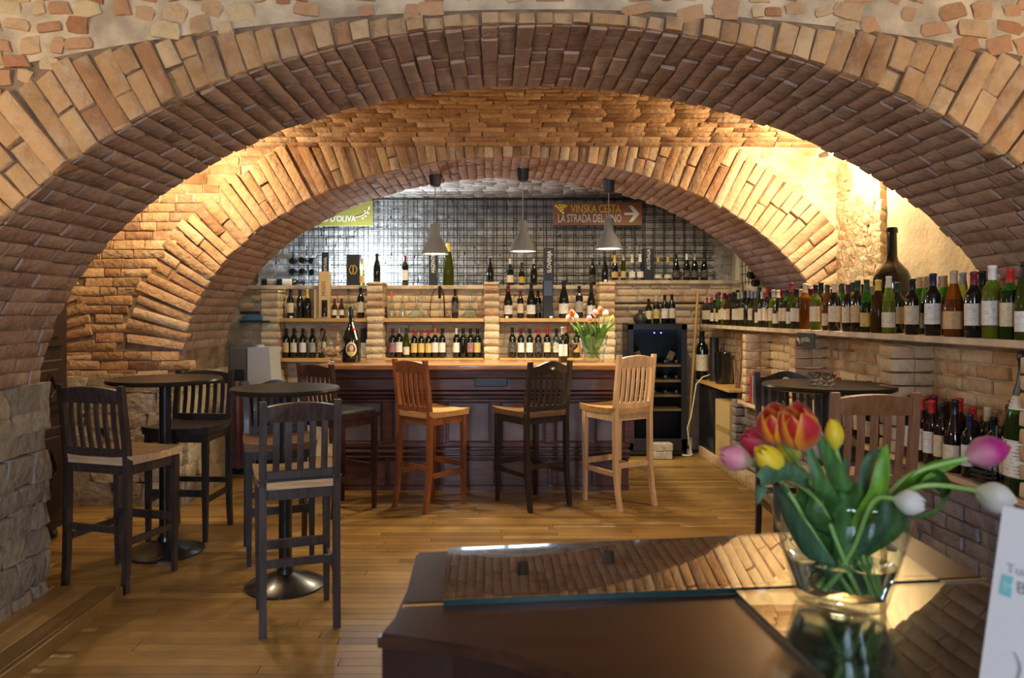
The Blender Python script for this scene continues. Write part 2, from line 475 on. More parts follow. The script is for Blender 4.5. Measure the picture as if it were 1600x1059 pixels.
while z < 2.98:
    x = -3.3 + rr.uniform(0, .1)
    while x < 3.5:
        w = rr.uniform(.05, .13)
        if outside_ring1(x, z) and rr.random() < .9:
            an = rr.uniform(-.3, .3)
            rub.add((x, A1Y0 + .022, z + rr.uniform(-.014, .014)), X * cos(an) + Z * sin(an), Z * cos(an) - X * sin(an), -Y_, (w, rr.uniform(.04, .08), .07))
        x += w + rr.uniform(.006, .035)
    z += .068
rub.flush()
js = Pieces(w1, 'jamb_stone', S_JAMB, 'jamb_stones_beyond')
z = .0
while z < 1.1:
    h = rr.uniform(.09, .17); y = A1Y0 - .02
    while y < A1Y1 - .02:
        l = min(rr.uniform(.14, .3), A1Y1 - y + .02)
        js.add((A1[0] - A1[2] - .005, y + l / 2, z + h / 2), Y_, Z, X, (l * 1.08, h * 1.08, .13))
        y += l
    z += h
js.flush()

# ---- second arch wall
w2 = arch_shell('wall_middle', A2, A2Y0, A2Y1, -5.2, 4.2, 3.05, JOINT)
VZ = 2.811
lay_arch(w2, A2, A2Y0, A2Y1, .46, B_STD, B_SOF, zmin=1.0, clip=lambda q: q.y < VZ + .03 and q.x < WALL_X + .02, pale=lambda x: .12 + .28 * max(0, x + .3))
def ring_d(A, x, z): return sqrt(((x - A[0]) / (A[2] + .47)) ** 2 + ((z - A[1]) / (A[3] + .47)) ** 2)
A3 = (-6.15, 1.1, 2.56, 1.635)
pb = Pieces(w2, 'pier_brick', B_STD, 'pier_bricks_beyond')
z = 1.02; k = 0
while z < VZ:
    x = -4.1 + (.13 if k % 2 else 0)
    while x < -1.2:
        l = rr.choice((.25, .25, .22, .13)); xm = x + l / 2
        if (z < A2[1] + .1 and xm < A2[0] - A2[2] + .02) or (ring_d(A2, xm, z) > .985 and ring_d(A3, xm, z) > .985):
            pb.add((xm, A2Y0 + .05 - rr.uniform(0, .010), z), X, Z, -Y_, (l - .007, .067, .11))
        x += l
    z += .073; k += 1
for t in arc_steps(A3, .02, 1.1, .074):           # springing of the neighbouring arch
    p = ell(A3, t); tg, nr = ell_frame(A3, t)
    for s0, s1 in ((0, .2), (.21, .46)):
        q = p + nr * (s0 + s1) / 2
        if q.y < VZ and q.x < -2.85: pb.add((q.x, A2Y0 + .045, q.y), Vector((nr.x, 0, nr.y)), Vector((tg.x, 0, tg.y)), -Y_, (s1 - s0, .063, .11))
pb.flush()
ps = Pieces(w2, 'pier_stone', S_STD, 'pier_stones_beyond')
z = 0.
while z < 1.0:
    h = min(rr.uniform(.1, .19), 1.0 - z + .02); x = -3.7
    while x < -2.46:
        l = min(rr.uniform(.15, .32), -2.44 - x)
        ps.add((x + l / 2, A2Y0 + .02, z + h / 2), X, Z, -Y_, (l * 1.05, h * 1.05, .12)); x += l
    y = A2Y0
    while y < A2Y1 - .05:
        l = min(rr.uniform(.15, .3), A2Y1 - y)
        ps.add((A2[0] - A2[2] - .01, y + l / 2, z + h / 2), Y_, Z, X, (l * 1.05, h * 1.05, .1)); y += l
    z += h
ps.flush()
# rough corner stonework and plaster at the haunches
for xa, xb, ya in ((1.3, 2.78, A2Y0 - .001), (-2.78, -1.0, A2Y0 - .001)):
    hb = MB(); o_ = lambda x: A2[1] + (A2[3] + .45) * sqrt(max(0, 1 - ((x - A2[0]) / (A2[2] + .45)) ** 2))
    hb.grid([[Vector((xa + (xb - xa) * i / 24, ya, min(max(2.38 if xa < 0 else 0, o_(xa + (xb - xa) * i / 24)), VZ + .2))), Vector((xa + (xb - xa) * i / 24, ya, VZ + .22))] for i in range(25)])
    hb.build('mortar_bed', PLASTER, w2)
hs = Pieces(w2, 'haunch_stone', S_PALE, 'haunch_stones_beyond')
z = 2.0
while z < VZ + .02:
    for side in (-1, 1):
        x = 1.5 if side > 0 else -2.9
        while x < (2.75 if side > 0 else -1.3):
            w = rr.uniform(.07, .15)
            if ring_d(A2, x, z) > 1.0 and (side > 0 or (x > -2.75 and z > 2.45)) and rr.random() < .6:
                an = rr.uniform(-.5, .5)
                hs.add((x, A2Y0 + .03, z + rr.uniform(-.02, .02)), X * cos(an) + Z * sin(an), Z * cos(an) - X * sin(an), -Y_, (w, rr.uniform(.05, .08), .07))
            x += w + rr.uniform(.0, .05)
    z += .085
hs.flush()

# ---- vault between the two arches: courses run left to right
def vault(name, y0, y1, zs, crown, x0, x1, meshes, m, step=.068, lay=True, ymin=None):
    h = crown - zs; c = (y1 - y0) / 2; rad = (c * c + h * h) / (2 * h); ym = (y0 + y1) / 2; zc = crown - rad
    ang = math.asin(c / rad)
    b_ = MB(); nn = 24
    rows = []
    for i in range(nn + 1):
        a = -ang + 2 * ang * i / nn
        rows.append([Vector((xx, ym + (rad + .004) * sin(a), zc + (rad + .004) * cos(a))) for xx in (x0, x1)])
    b_.grid(rows)
    o = struct(b_.build(name, m))
    if lay:
        pv = Pieces(o, 'vault_brick', meshes, 'vault_bricks_beyond')
        a = ang - .5 * step / rad; k = 0
        while a > -ang:
            yy = ym + rad * sin(a)
            if ymin is None or yy > ymin:
                x = x0 + (.13 if k % 2 else 0) + rr.uniform(-.03, .03)
                while x < x1:
                    l = rr.choice((.25, .25, .27, .14)); off = rr.uniform(0, .006) - .045
                    pv.add((x + l / 2, ym + (rad - off) * sin(a), zc + (rad - off) * cos(a)), X, Vector((0, cos(a), -sin(a))), Vector((0, -sin(a), -cos(a))), (l - .006, step - .005, .1))
                    x += l
            a -= step / rad; k += 1
        pv.flush()
    return o
vault('ceiling_middle', A1Y1, A2Y0, VZ, 3.03, -4.2, WALL_X + .1, B_STD, JOINT, ymin=4.3)
vault('ceiling_back', A2Y1, 8.75, 2.83, 2.98, -3.0, WALL_X + .1, B_WHITE, PLASTER_GREY)
vault('ceiling_front', -3.0, A1Y0, 2.77, 3.6, -3.4, 3.4, B_STD, PLASTER_GREY, lay=False)

# ---- right wall of the middle bay, left wall, entrance wall
wr = struct(MB().box((WALL_X + .1, 6.3, 1.5), (.2, 4.86, 3.0)).build('wall_right', PLASTER))
q = Pieces(wr, 'rubble_stone', S_PALE, 'rubble_beyond')
z = 1.36
while z < 2.85:
    y = 5.28
    while y < 5.93:
        w = rr.uniform(.07, .16); q.add((WALL_X + .0, y + w / 2, z), Y_, Z, -X, (w * 1.1, .085, .09)); y += w
    z += .075
q.flush()
struct(MB().box((3.25, .02, 1.4), (.2, 6.05, 2.8)).build('wall_right_front', PLASTER_GREY))
wl = struct(MB().box((-3.55, 4.92, 1.5), (.2, 2.06, 3.0)).build('wall_left', MORTAR))
struct(MB().box((-3.25, .02, 1.4), (.2, 6.05, 2.8)).build('wall_left_front', PLASTER_GREY))
struct(MB().box((-3.0, 7.8, 1.5), (.2, 1.9, 3.0)).build('wall_left_back', PLASTER_GREY))
we = MB()
for c, d in (((-2.2, -3.08, 1.4), (2.0, .16, 2.8)), ((.35, -3.08, 1.4), (1.3, .16, 2.8)), ((2.6, -3.08, 1.4), (1.4, .16, 2.8)),
             ((-.75, -3.08, .45), (.9, .16, .9)), ((1.45, -3.08, .45), (.9, .16, .9)), ((-.75, -3.08, 2.72), (.9, .16, .2)), ((1.45, -3.08, 2.72), (.9, .16, .2))):
    we.box(c, d)
struct(we.build('wall_entrance', PLASTER_GREY))
for i, x in enumerate((-.75, 1.45)):
    fr = MB()
    for c, d in (((x - .42, -3.06, 1.76), (.05, .06, 1.72)), ((x + .42, -3.06, 1.76), (.05, .06, 1.72)), ((x, -3.06, .925), (.9, .06, .05)), ((x, -3.06, 2.6), (.9, .06, .05)), ((x, -3.06, 1.76), (.03, .05, 1.7))):
        fr.box(c, d)
    struct(fr.build('window_%d' % (i + 1), mat('dark_frame', (.05, .03, .02), .4)))

# ---- rough stone wall behind the iron grid
wb = struct(MB().box((-.1, 8.82, 1.5), (6.0, .16, 3.0)).build('wall_back', MORTAR_DARK))
q = Pieces(wb, 'stone', S_GREY, 'stones_beyond')
z = 1.7
while z < 2.82:
    x = -2.7
    while x < 2.8:
        w = rr.uniform(.1, .22); q.add((x + w / 2, 8.72, z), X, Z, -Y_, (w * 1.04, .115, .1)); x += w
    z += .105
q.flush()

# ---- brick shelving behind the bar: back panels, piers and top ledge
BACKY = 7.88
RZ, RBACK = 1.865, 8.25
wsb = struct(MB().box((-.83, 8.15, .89), (4.14, .5, 1.77)).box((1.98, 8.40, .93), (1.5, .26, 1.84)).build('wall_bar', MORTAR))
q = Pieces(wsb, 'brick', B_PALE, 'bricks_beyond')
z = .5; k = 0
while z < 1.86:
    x = -2.65 + (.125 if k % 2 else 0)
    while x < 2.55:
        l = rr.choice((.25, .25, .25, .2)); xm = x + l / 2
        if xm < 1.2:
            if (z > 1.0 or xm < -2.0) and z < 1.76: q.add((xm, BACKY + .06 - rr.uniform(0, .01), z), X, Z, -Y_, (l - .014, .064, .1))
        elif xm > 1.3: q.add((xm, RBACK + .06 - rr.uniform(0, .01), z), X, Z, -Y_, (l - .014, .064, .1))
        x += l
    z += .077; k += 1
q.flush()
PIERS = [(-2.34, -2.16), (-1.275, -1.105), (-.085, .065), (1.075, 1.235)]
q = Pieces(wsb, 'pier_brick', B_PALE, 'pier_bricks_beyond')
for i, (x0, x1) in enumerate(PIERS):
    top = 1.74 if i == 0 else 1.825
    MB().box(((x0 + x1) / 2, 7.76, (top - .02) / 2), (x1 - x0 - .02, .26, top - .02)).build('pier_core', MORTAR, wsb)
    z = .86
    while z < top - .02:
        h = min(.077, top - z)
        q.add(((x0 + x1) / 2 + rr.uniform(-.004, .004), 7.70, z + h / 2), X, Z, -Y_, (x1 - x0 + rr.uniform(-.008, .008), h - .01, .16))
        q.add((x1 - .055, 7.82, z + h / 2), Y_, Z, X, (.14, h - .01, .115))
        q.add((x0 + .055, 7.82, z + h / 2), Y_, Z, -X, (.14, h - .01, .115))
        z += h
q.flush()
LEDGE_Z = 1.795
MB().box((-.85, 8.13, LEDGE_Z - .02), (4.15, .56, .04), bev=.004).build('ledge_slab', MORTAR, wsb)
MB().box((1.95, 8.37, RZ - .02), (1.45, .30, .04), bev=.004).build('ledge_slab', MORTAR, wsb)

# ---- niches under the long shelf on the right
NX0, NX1 = 2.2, 2.445
LEDX, LEDZ, SHZ = 2.2, .726, 1.388
wn = struct(MB().box((2.605, 5.55, .68), (.33, 4.9, 1.34)).build('wall_niches', MORTAR))
PARTS = [(3.03, 3.155), (4.16, 4.30), (5.50, 5.61), (6.57, 6.66)]
q = Pieces(wn, 'brick', B_PALE, 'bricks_beyond'); q2 = Pieces(wn, 'partition_brick', B_PALE, 'partition_bricks_beyond')
z = LEDZ + .04; k = 0
while z < 1.35:
    y = 3.05 + (.12 if k % 2 else 0)
    while y < 8.0:
        q.add((NX1 + .035 - rr.uniform(0, .01), y + .12, z), Y_, Z, -X, (.236, .062, .1)); y += .25
    for y0, y1 in PARTS:
        q2.add((NX0 + .062, (y0 + y1) / 2, z), Y_, Z, -X, (y1 - y0, .064, .125))
        q2.add((NX0 + .187, (y0 + y1) / 2, z), X, Z, -Y_, (.118, .064, y1 - y0 - .006))
    z += .0745; k += 1
q.flush(); q2.flush()
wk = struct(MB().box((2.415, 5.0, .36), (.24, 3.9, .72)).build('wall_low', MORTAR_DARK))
q = Pieces(wk, 'brick', B_SHADED, 'bricks_beyond')
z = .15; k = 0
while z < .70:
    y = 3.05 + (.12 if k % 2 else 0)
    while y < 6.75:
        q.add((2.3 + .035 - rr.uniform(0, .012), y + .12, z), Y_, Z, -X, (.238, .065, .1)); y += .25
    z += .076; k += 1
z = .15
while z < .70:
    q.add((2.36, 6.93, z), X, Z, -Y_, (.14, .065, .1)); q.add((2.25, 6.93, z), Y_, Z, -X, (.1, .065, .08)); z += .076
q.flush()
pp = struct(MB().box((2.46, 5.55, .045), (.5, 5.0, .09)).build('trim_plinth', MORTAR))
y = 3.05
while y < 8.0:
    link('plinth_brick', R.choice(B_PALE), pp).matrix_basis = Matrix.Translation((2.24, y + .12, .05)) @ Matrix.Diagonal((.1, .235, .1, 1)); y += .25
# ================================================================ FURNITURE
W_DARK = mat('wood_dark', (.045, .030, .026), .42, noise=.35, nscale=6, stretch=(8, 8, 1), bump=.08, bscale=60, coat=.15)
W_BLACK = mat('wood_black', (.022, .018, .016), .38, noise=.3, nscale=6, stretch=(8, 8, 1), coat=.2)
W_PLUM = mat('wood_plum', (.045, .016, .016), .38, noise=.3, nscale=6, stretch=(8, 8, 1), coat=.2)
W_RED = mat('wood_cherry', (.22, .070, .024), .4, noise=.22, nscale=6, stretch=(8, 8, 1), coat=.15)
W_ORANGE = mat('wood_chestnut', (.20, .085, .032), .5, noise=.2, nscale=6, stretch=(8, 8, 1), coat=.0)
W_TAN = mat('wood_beech', (.62, .40, .21), .45, noise=.15, nscale=6, stretch=(8, 8, 1), coat=.1)
SEAT_OAK = mat('seat_oak', (.50, .28, .10), .38, noise=.2, nscale=5, stretch=(1, 9, 9), coat=.2)
SEAT_PALE = mat('seat_pale', (.60, .40, .22), .4, noise=.2, nscale=5, stretch=(1, 9, 9), coat=.15)
SEAT_BROWN = mat('seat_brown', (.16, .085, .045), .4, noise=.2, nscale=5, stretch=(1, 9, 9), coat=.2)
LEATHER = mat('leather_black', (.02, .022, .022), .35, bump=.1, bscale=150)
BLACK_METAL = mat('black_metal', (.012, .012, .014), .28, metal=0, coat=.4)
BLACK_TOP = mat('table_black', (.020, .018, .012), .30, spec=.25)

def crest_mesh(w, kind, m):
    """back top rail: outline in X-Z with an arched (or camel) top, some with a hand hole"""
    b = MB(); bm = b.bm; n = 14; hh = .072
    top = []
    for i in range(n + 1):
        u = -1 + 2 * i / n
        if kind == 'arch': z = hh + .022 * (1 - u * u)
        else: z = hh - .012 + .045 * (cos(u * pi) * .5 + .5)
        top.append(Vector((u * w / 2, 0, z)))
    bot = [Vector((w / 2, 0, 0)), Vector((-w / 2, 0, 0))]
    loop = top + bot
    vs = [bm.verts.new(p) for p in loop]
    es = [bm.edges.new((vs[i], vs[(i + 1) % len(vs)])) for i in range(len(vs))]
    if kind == 'camel':
        hs = [bm.verts.new((.026 * cos(2 * pi * i / 10), 0, hh * .72 + .014 * sin(2 * pi * i / 10))) for i in range(10)]
        es += [bm.edges.new((hs[i], hs[(i + 1) % 10])) for i in range(10)]
    bmesh.ops.triangle_fill(bm, use_beauty=True, edges=es)
    r = bmesh.ops.extrude_face_region(bm, geom=list(bm.faces))
    bmesh.ops.translate(bm, vec=(0, .024, 0), verts=[v for v in r['geom'] if isinstance(v, bmesh.types.BMVert)])
    for v in bm.verts: v.co.y += -.02 * (1 - (2 * v.co.x / w) ** 2)      # slight bow
    return b.mesh('crest_rail', m)

def stool(label, loc, face, fm, sm, kind='arch', nsl=6, w=.40, d=.38, H=1.12, seat=.725, splay=.05, pad=False, foot=.30, name='bar_stool', band=False):
    """face = heading (radians, 0 = sitter looks away from the camera along +Y)"""
    t = thing(name, label, 'stool', (loc[0], loc[1], 0), face, 'bar stools')
    hw, hd = w / 2, d / 2; lw = .036
    rake = .05
    for s in (-1, 1):                                                       # rear legs run up as back posts
        x = s * (hw - lw / 2)
        b = MB(); pts = []
        prof = [(0, -hd - splay), (.15, -hd - splay * .45), (.32, -hd - .004), (seat, -hd), (seat + .12, -hd - .012), (H, -hd - rake)]
        hw_ = [.014, .017, .019, .019, .018, .015]
        rows = []
        for (z, y), h in zip(prof, hw_):
            rows.append([Vector((x + dx * .017, y + dy * h, z)) for dx, dy in ((-1, -1), (1, -1), (1, 1), (-1, 1), (-1, -1))])
        b.grid(rows); b.bm.verts.ensure_lookup_table()
        bmesh.ops.remove_doubles(b.bm, verts=b.bm.verts, dist=1e-5)
        bmesh.ops.holes_fill(b.bm, edges=b.bm.edges, sides=4)
        b.build('leg', fm, t)
    for s in (-1, 1):
        x = s * (hw - lw / 2)
        b = MB(); rows = []
        for z, h in ((0, .013), (.3, .017), (seat - .02, .019)):
            rows.append([Vector((x + dx * h, hd - .02 + dy * h, z)) for dx, dy in ((-1, -1), (1, -1), (1, 1), (-1, 1), (-1, -1))])
        b.grid(rows); bmesh.ops.remove_doubles(b.bm, verts=b.bm.verts, dist=1e-5); bmesh.ops.holes_fill(b.bm, edges=b.bm.edges, sides=4)
        b.build('leg', fm, t)
    # dished seat
    b = MB(); n = 8; top = []; bot = []
    for i in range(n + 1):
        u = -1 + 2 * i / n; ro, rb = [], []
        for j in range(n + 1):
            v = -1 + 2 * j / n
            x = u * (hw + .012) * (1 - .05 * (v < 0) * abs(v)); y = v * (hd + .022) + (.02 if v > 0 else 0) * (1 - u * u)
            dish = .014 * (u * u) ** 1.5 + (.012 if not pad else -.01) * (abs(v) ** 3)
            ro.append(Vector((x, y, seat + .012 + dish))); rb.append(Vector((x * .97, y * .97, seat - .016)))
        top.append(ro); bot.append(rb)
    b.grid(top); b.grid(bot)
    edge = lambda g: [g[0][j] for j in range(n + 1)] + [g[i][n] for i in range(1, n + 1)] + [g[n][j] for j in range(n - 1, -1, -1)] + [g[i][0] for i in range(n - 1, 0, -1)]
    ea, eb = edge(top), edge(bot)
    b.grid([ea + ea[:1], eb + eb[:1]])
    bmesh.ops.remove_doubles(b.bm, verts=b.bm.verts, dist=1e-5)
    b.build('seat', sm, t, smooth=.7)
    if pad:
        b = MB(); b.box((0, .01, seat + .027), (w - .03, d - .02, .04), bev=.016, seg=2); b.build('seat_pad', LEATHER, t, smooth=.6)
    # aprons and stretchers
    a = .055
    for s in (-1, 1):
        MB().box((s * (hw - .018), 0, seat - .016 - a / 2), (.02, d - .05, a)).build('apron', fm, t)
        MB().box((s * (hw - .018), s * .0, foot - .03), (.018, d - .045, .036)).build('stretcher', fm, t)
        MB().box((0, s * (hd - .02), seat - .016 - a / 2), (w - .06, .02, a)).build('apron', fm, t)
    MB().box((0, hd - .02, foot + .02), (w - .06, .022, .045)).build('stretcher', fm, t)
    MB().box((0, -hd + .002, foot + .03), (w - .06, .018, .036)).build('stretcher', fm, t)
    # back
    bw = w - .066
    tilt = math.atan2(rake, H - seat)
    cr = link('crest_rail', crest_mesh(bw, kind, fm), t, (0, -hd - rake * .72 - .012, H - .098)); cr.rotation_euler = (tilt, 0, 0)
    z0, z1 = seat + .066, H - .092
    yb = lambda z: -hd - rake * max(0, (z - seat)) / (H - seat)
    b = MB(); b.box((0, yb(z0 - .018), z0 - .018), (bw, .02, .046), bev=.003); b.build('lower_rail', fm, t)
    for i in range(nsl):
        x = -bw / 2 + bw * (i + .8) / (nsl + .6)
        b = MB(); rows = []
        for k in range(5):
            z = z0 + (z1 - z0 + .012) * k / 4; y = yb(z) - .008 * sin(pi * k / 4)
            rows.append([Vector((x + dx * (.015 if nsl < 6 else .0125), y + dy * .006, z)) for dx, dy in ((-1, -1), (1, -1), (1, 1), (-1, 1), (-1, -1))])
        b.grid(rows); bmesh.ops.remove_doubles(b.bm, verts=b.bm.verts, dist=1e-5)
        b.build('slat', fm, t)
    if band:
        b = MB(); b.box((0, -hd - .0, seat + .026), (w + .012, .045, .014), bev=.003); b.build('strap', LEATHER, t)
    return t

D = radians
stool('dark brown bar stool with pale wooden seat beside the timber platform', (-2.10, 4.30), D(-17), W_DARK, SEAT_PALE, w=.44, d=.38, H=1.115, seat=.70, nsl=6, splay=.02)
stool('dark brown bar stool with black strap across its pale seat, nearest of the left stools', (-.975, 3.745), D(20), W_DARK, SEAT_PALE, w=.375, d=.37, H=1.095, seat=.695, nsl=5, splay=.02, band=True)
stool('dark stool with brown seat facing the camera behind the front round table', (-1.34, 4.72), D(200), W_BLACK, SEAT_BROWN, kind='camel', w=.40, d=.42, H=1.06, seat=.70, nsl=6, splay=.03)
stool('black slatted stool against the stone pier behind the rear left table', (-2.07, 5.15), D(177), W_BLACK, W_BLACK, w=.42, d=.40, H=1.10, nsl=6, splay=.03)
stool('plum-dark stool with black padded seat at the left end of the bar', (-1.17, 5.80), D(-37), W_PLUM, W_PLUM, kind='arch', w=.40, d=.40, H=1.13, nsl=6, pad=True, splay=.03)
stool('cherry red wooden bar stool with oak seat at the middle of the bar', (-.475, 5.94), D(-42), W_RED, SEAT_OAK, w=.38, d=.38, H=1.15, nsl=5, splay=.05)
stool('black stool with curved crest and hand hole at the bar', (.30, 6.00), D(34), W_BLACK, SEAT_BROWN, kind='camel', w=.42, d=.41, H=1.135, nsl=6, splay=.05)
stool('pale beech bar stool at the right end of the bar', (.985, 6.03), D(31), W_TAN, SEAT_OAK, w=.385, d=.39, H=1.185, seat=.745, nsl=6, splay=.06)
stool('black camel-back stool behind the right round table', (1.945, 4.80), D(176), W_BLACK, SEAT_PALE, kind='camel', w=.42, d=.40, H=1.11, nsl=7, splay=.03)
stool('chestnut brown stool behind the tulip vase, beside the wine ledge', (1.66, 3.49), D(-3), W_ORANGE, W_ORANGE, w=.375, d=.38, H=1.16, nsl=5, splay=.03)

def bar_table(label, x, y, r, h, rb):
    t = thing('bar_table', label, 'table', (x, y, 0), 0, 'round black bar tables')
    b = MB(); b.lathe([(0, h - .028), (r - .02, h - .028), (r - .004, h - .022), (r, h - .012), (r - .006, h), (0, h)], 40); b.build('tabletop', BLACK_TOP, t, smooth=.6)
    b = MB(); b.lathe([(0, .06), (.036, .06), (.036, h - .028), (0, h - .028)], 20); b.build('column', BLACK_METAL, t, smooth=.6)
    b = MB(); b.lathe([(0, 0), (rb, 0), (rb, .012), (rb * .85, .03), (rb * .5, .055), (.05, .075), (.045, .10), (0, .10)], 36); b.build('base', BLACK_METAL, t, smooth=.7)
    return t
bar_table('round black bar table beside the nearest left stool', (446 - PX) / F * 4.17, 4.17, .297, 1.094, .215)
bar_table('round black bar table in front of the stone pier', (258 - PX) / F * 4.76, 4.76, .345, 1.094, .235)
bar_table('round black bar table carrying small glasses by the wine shelf', 1.935, 4.36, .365, 1.094, .2)

# ---- carved cupboard on the left
t = thing('carved_cupboard', 'tall dark carved wooden cupboard behind the left arch', 'cupboard', (-2.9, 4.60, 0), 0)
CW = mat('wood_cupboard', (.030, .014, .012), .5, noise=.35, nscale=6, stretch=(8, 8, 1), bump=.15, bscale=50)
MB().box((-.24, 0, 1.02), (.46, 1.06, 1.9), bev=.006).build('body', CW, t)
for s in (-1, 1):
    dr = MB().box((.005, s * .26, 1.02), (.03, .50, 1.78), bev=.004).build('door', CW, t)
    for zc, hh in ((.50, .52), (1.03, .34), (1.53, .5)):
        b = MB(); b.box((.026, s * .26, zc), (.02, .36, hh), bev=.008); b.box((.040, s * .26, zc), (.016, .24, hh - .12), bev=.007)
        b.tube([(.05, s * .26 - .07, zc - .02), (.055, s * .26, zc + hh * .22), (.05, s * .26 + .07, zc - .02), (.055, s * .26, zc - hh * .22), (.05, s * .26 - .07, zc - .02)], .008, 6)
        b.build('panel', CW, dr)
    MB().lathe([(0, 0), (.012, .004), (.014, .016), (.008, .026), (0, .028)], 10, M=Matrix.Rotation(pi / 2, 4, 'Y')).build('knob', mat('old_brass', (.30, .2, .08), .4, metal=.9), dr, smooth=.8, loc=(.02, s * .04, 1.0))
for y in (-.46, .46):
    for x in (-.42, -.06):
        MB().lathe([(0, 0), (.03, 0), (.042, .03), (.03, .06), (.045, .075), (0, .075)], 12).build('foot', CW, t, smooth=.7, loc=(x, y, 0))
MB().box((-.23, 0, 1.995), (.54, 1.14, .05), bev=.012).build('cornice', CW, t)

# ---- the bar
t = thing('bar_counter', 'long wooden bar counter with panelled dark front below the pendant lamps', 'bar', (-.095, 6.55, 0), 0)
MAHO = mat('mahogany', (.085, .030, .022), .35, noise=.35, nscale=5, stretch=(1, 8, 8), coat=.35)
MAHO_TOP = mat('mahogany_top', (.30, .14, .055), .28, noise=.25, nscale=5, stretch=(1, 8, 8), coat=.5)
MAUVE = mat('bar_panel', (.16, .13, .15), .45, noise=.25, nscale=6, coat=.1)
W2 = 1.36
b = MB(); b.box((0, -.005, 1.063), (2 * W2, .72, .034), bev=.008, seg=2); b.box((0, -.355, 1.050), (2 * W2 - .01, .02, .02), bev=.008, seg=2); b.build('countertop', MAHO_TOP, t, smooth=.6)
MB().box((0, .10, .52), (2.50, .44, 1.04)).build('carcass', MAHO, t)
b = MB(); b.box((0, -.21, 1.0), (2.56, .03, .085), rx=-.25, bev=.004); b.build('upper_board', MAHO, t)
b = MB(); b.box((0, -.185, .905), (2.54, .035, .10), bev=.006); b.build('drawer_board', MAHO, t)
MB().box((.10 - .06 + .04, -.207, .925), (.275, .014, .075), bev=.006).build('vent_plate', mat('plate_black', (.016, .02, .026), .3), t)
for i, (z, dz, dy) in enumerate(((.835, .03, .215), (.80, .022, .195), (.765, .03, .175))):
    MB().box((0, -dy + .03, z), (2.52, .05, dz), bev=.008).build('moulding', MAHO, t)
for z, dz, dy in ((.39, .05, .16), (.335, .03, .18), (.29, .03, .17)):
    MB().box((0, -dy + .03, z), (2.52, .05, dz), bev=.01).build('moulding', MAHO, t)
xs = [-1.25, -.80, -.34, .12, .58, .92, 1.25]
for x in xs: MB().box((x, -.135, .58), (.085, .05, .36), bev=.006).build('stile', MAHO, t)
for x0, x1 in zip(xs, xs[1:]):
    MB().box(((x0 + x1) / 2, -.125, .58), (x1 - x0 - .11, .02, .33), bev=.008).build('panel', MAUVE, t)
    MB().box(((x0 + x1) / 2, -.135, .15), (x1 - x0 - .03, .02, .22), bev=.006).build('lower_panel', MAHO, t)
MB().box((0, -.12, .02), (2.5, .05, .04)).build('plinth', MAHO, t)

# ---- shelves behind the bar
SHELF_W = mat('shelf_pine', (.56, .33, .10), .45, noise=.2, nscale=5, stretch=(1, 9, 9))
BAYS = [(-2.13, -1.29), (-1.10, -.09), (.07, 1.07)]
names = ['left', 'middle', 'right']
SH = {}
for i, (x0, x1) in enumerate(BAYS):
    for k, z in (('lower', 1.05), ('upper', 1.455)):
        o = MB().box(((x0 + x1) / 2, 7.76, z - .02), (x1 - x0 + (.0 if i else .06), .25, .036), bev=.003).build('wooden_shelf', SHELF_W)
        tag(o, '%s pine shelf in the %s brick bay behind the bar' % (k, names[i]), 'shelf', 'pine shelves behind the bar')
        SH[i, k] = z
b = MB(); b.tube([(1.25, 8.20, 1.615), (2.5, 8.20, 1.615)], .013, 10); o = b.build('iron_rail', mat('iron', (.05, .042, .03), .5, metal=.6), smooth=1)
tag(o, 'dark iron rail on the brick wall above the wine fridge', 'rail')

# ---- long shelf and ledge on the right
SHELF_P = mat('shelf_plaster', (.62, .50, .34), .7, noise=.2, nscale=9, bump=.3, bscale=40)
o = MB().box((2.475, 5.5, SHZ - .017), (.55, 5.0, .034), bev=.004).build('wall_shelf', SHELF_P)
tag(o, 'long pale shelf crowded with wine bottles along the right wall', 'shelf')
o = MB().box((2.325, 4.9, LEDZ - .014), (.27, 3.72, .028), bev=.004).build('wine_ledge', mat('ledge_wood', (.58, .42, .24), .5, noise=.2, nscale=6, stretch=(9, 1, 9)))
tag(o, 'pale wooden ledge below the long shelf, holding dark bottles', 'ledge')
o = MB().box((2.37, 7.58, .80 - .014), (.40, 1.24, .028), bev=.004).build('wooden_board', mat('board_pine', (.52, .31, .11), .45, noise=.2, nscale=5, stretch=(9, 1, 9)))
tag(o, 'yellow pine board at the far end of the right ledge', 'shelf')

# ---- iron grid on the back wall
t = thing('iron_grid', 'rusty iron bar grid covering the stone wall behind the bar', 'grid', (0, 8.53, 1.82))
IRON = mat('grid_iron', (.045, .038, .03), .55, metal=.5)
me_v = MB().tube([(0, 0, 0), (0, 0, 1.0)], .0045, 5).mesh('vertical_bar', IRON)
me_h = MB().tube([(-2.3, 0, 0), (2.5, 0, 0)], .0042, 5).mesh('horizontal_bar', IRON)
for lay in (0, 1):
    for i in range(42):
        link('vertical_bar', me_v, t, (-2.25 + .113 * i + lay * .035, .012 + lay * .08, 0))
    for i in range(12):
        link('horizontal_bar', me_h, t, (0, lay * .08, .03 + .085 * i + lay * .03))
t = thing('iron_grid', 'iron bar grid on the right-hand wall of the back room', 'grid', (2.66, 6.95, 1.80))
for i in range(12): link('vertical_bar', me_v, t, (0, .1 * i, 0))
b_h2 = MB().tube([(.012, -.02, 0), (.012, 1.2, 0)], .0045, 5).mesh('horizontal_bar', IRON)
for i in range(11): link('horizontal_bar', b_h2, t, (0, 0, .03 + .09 * i))

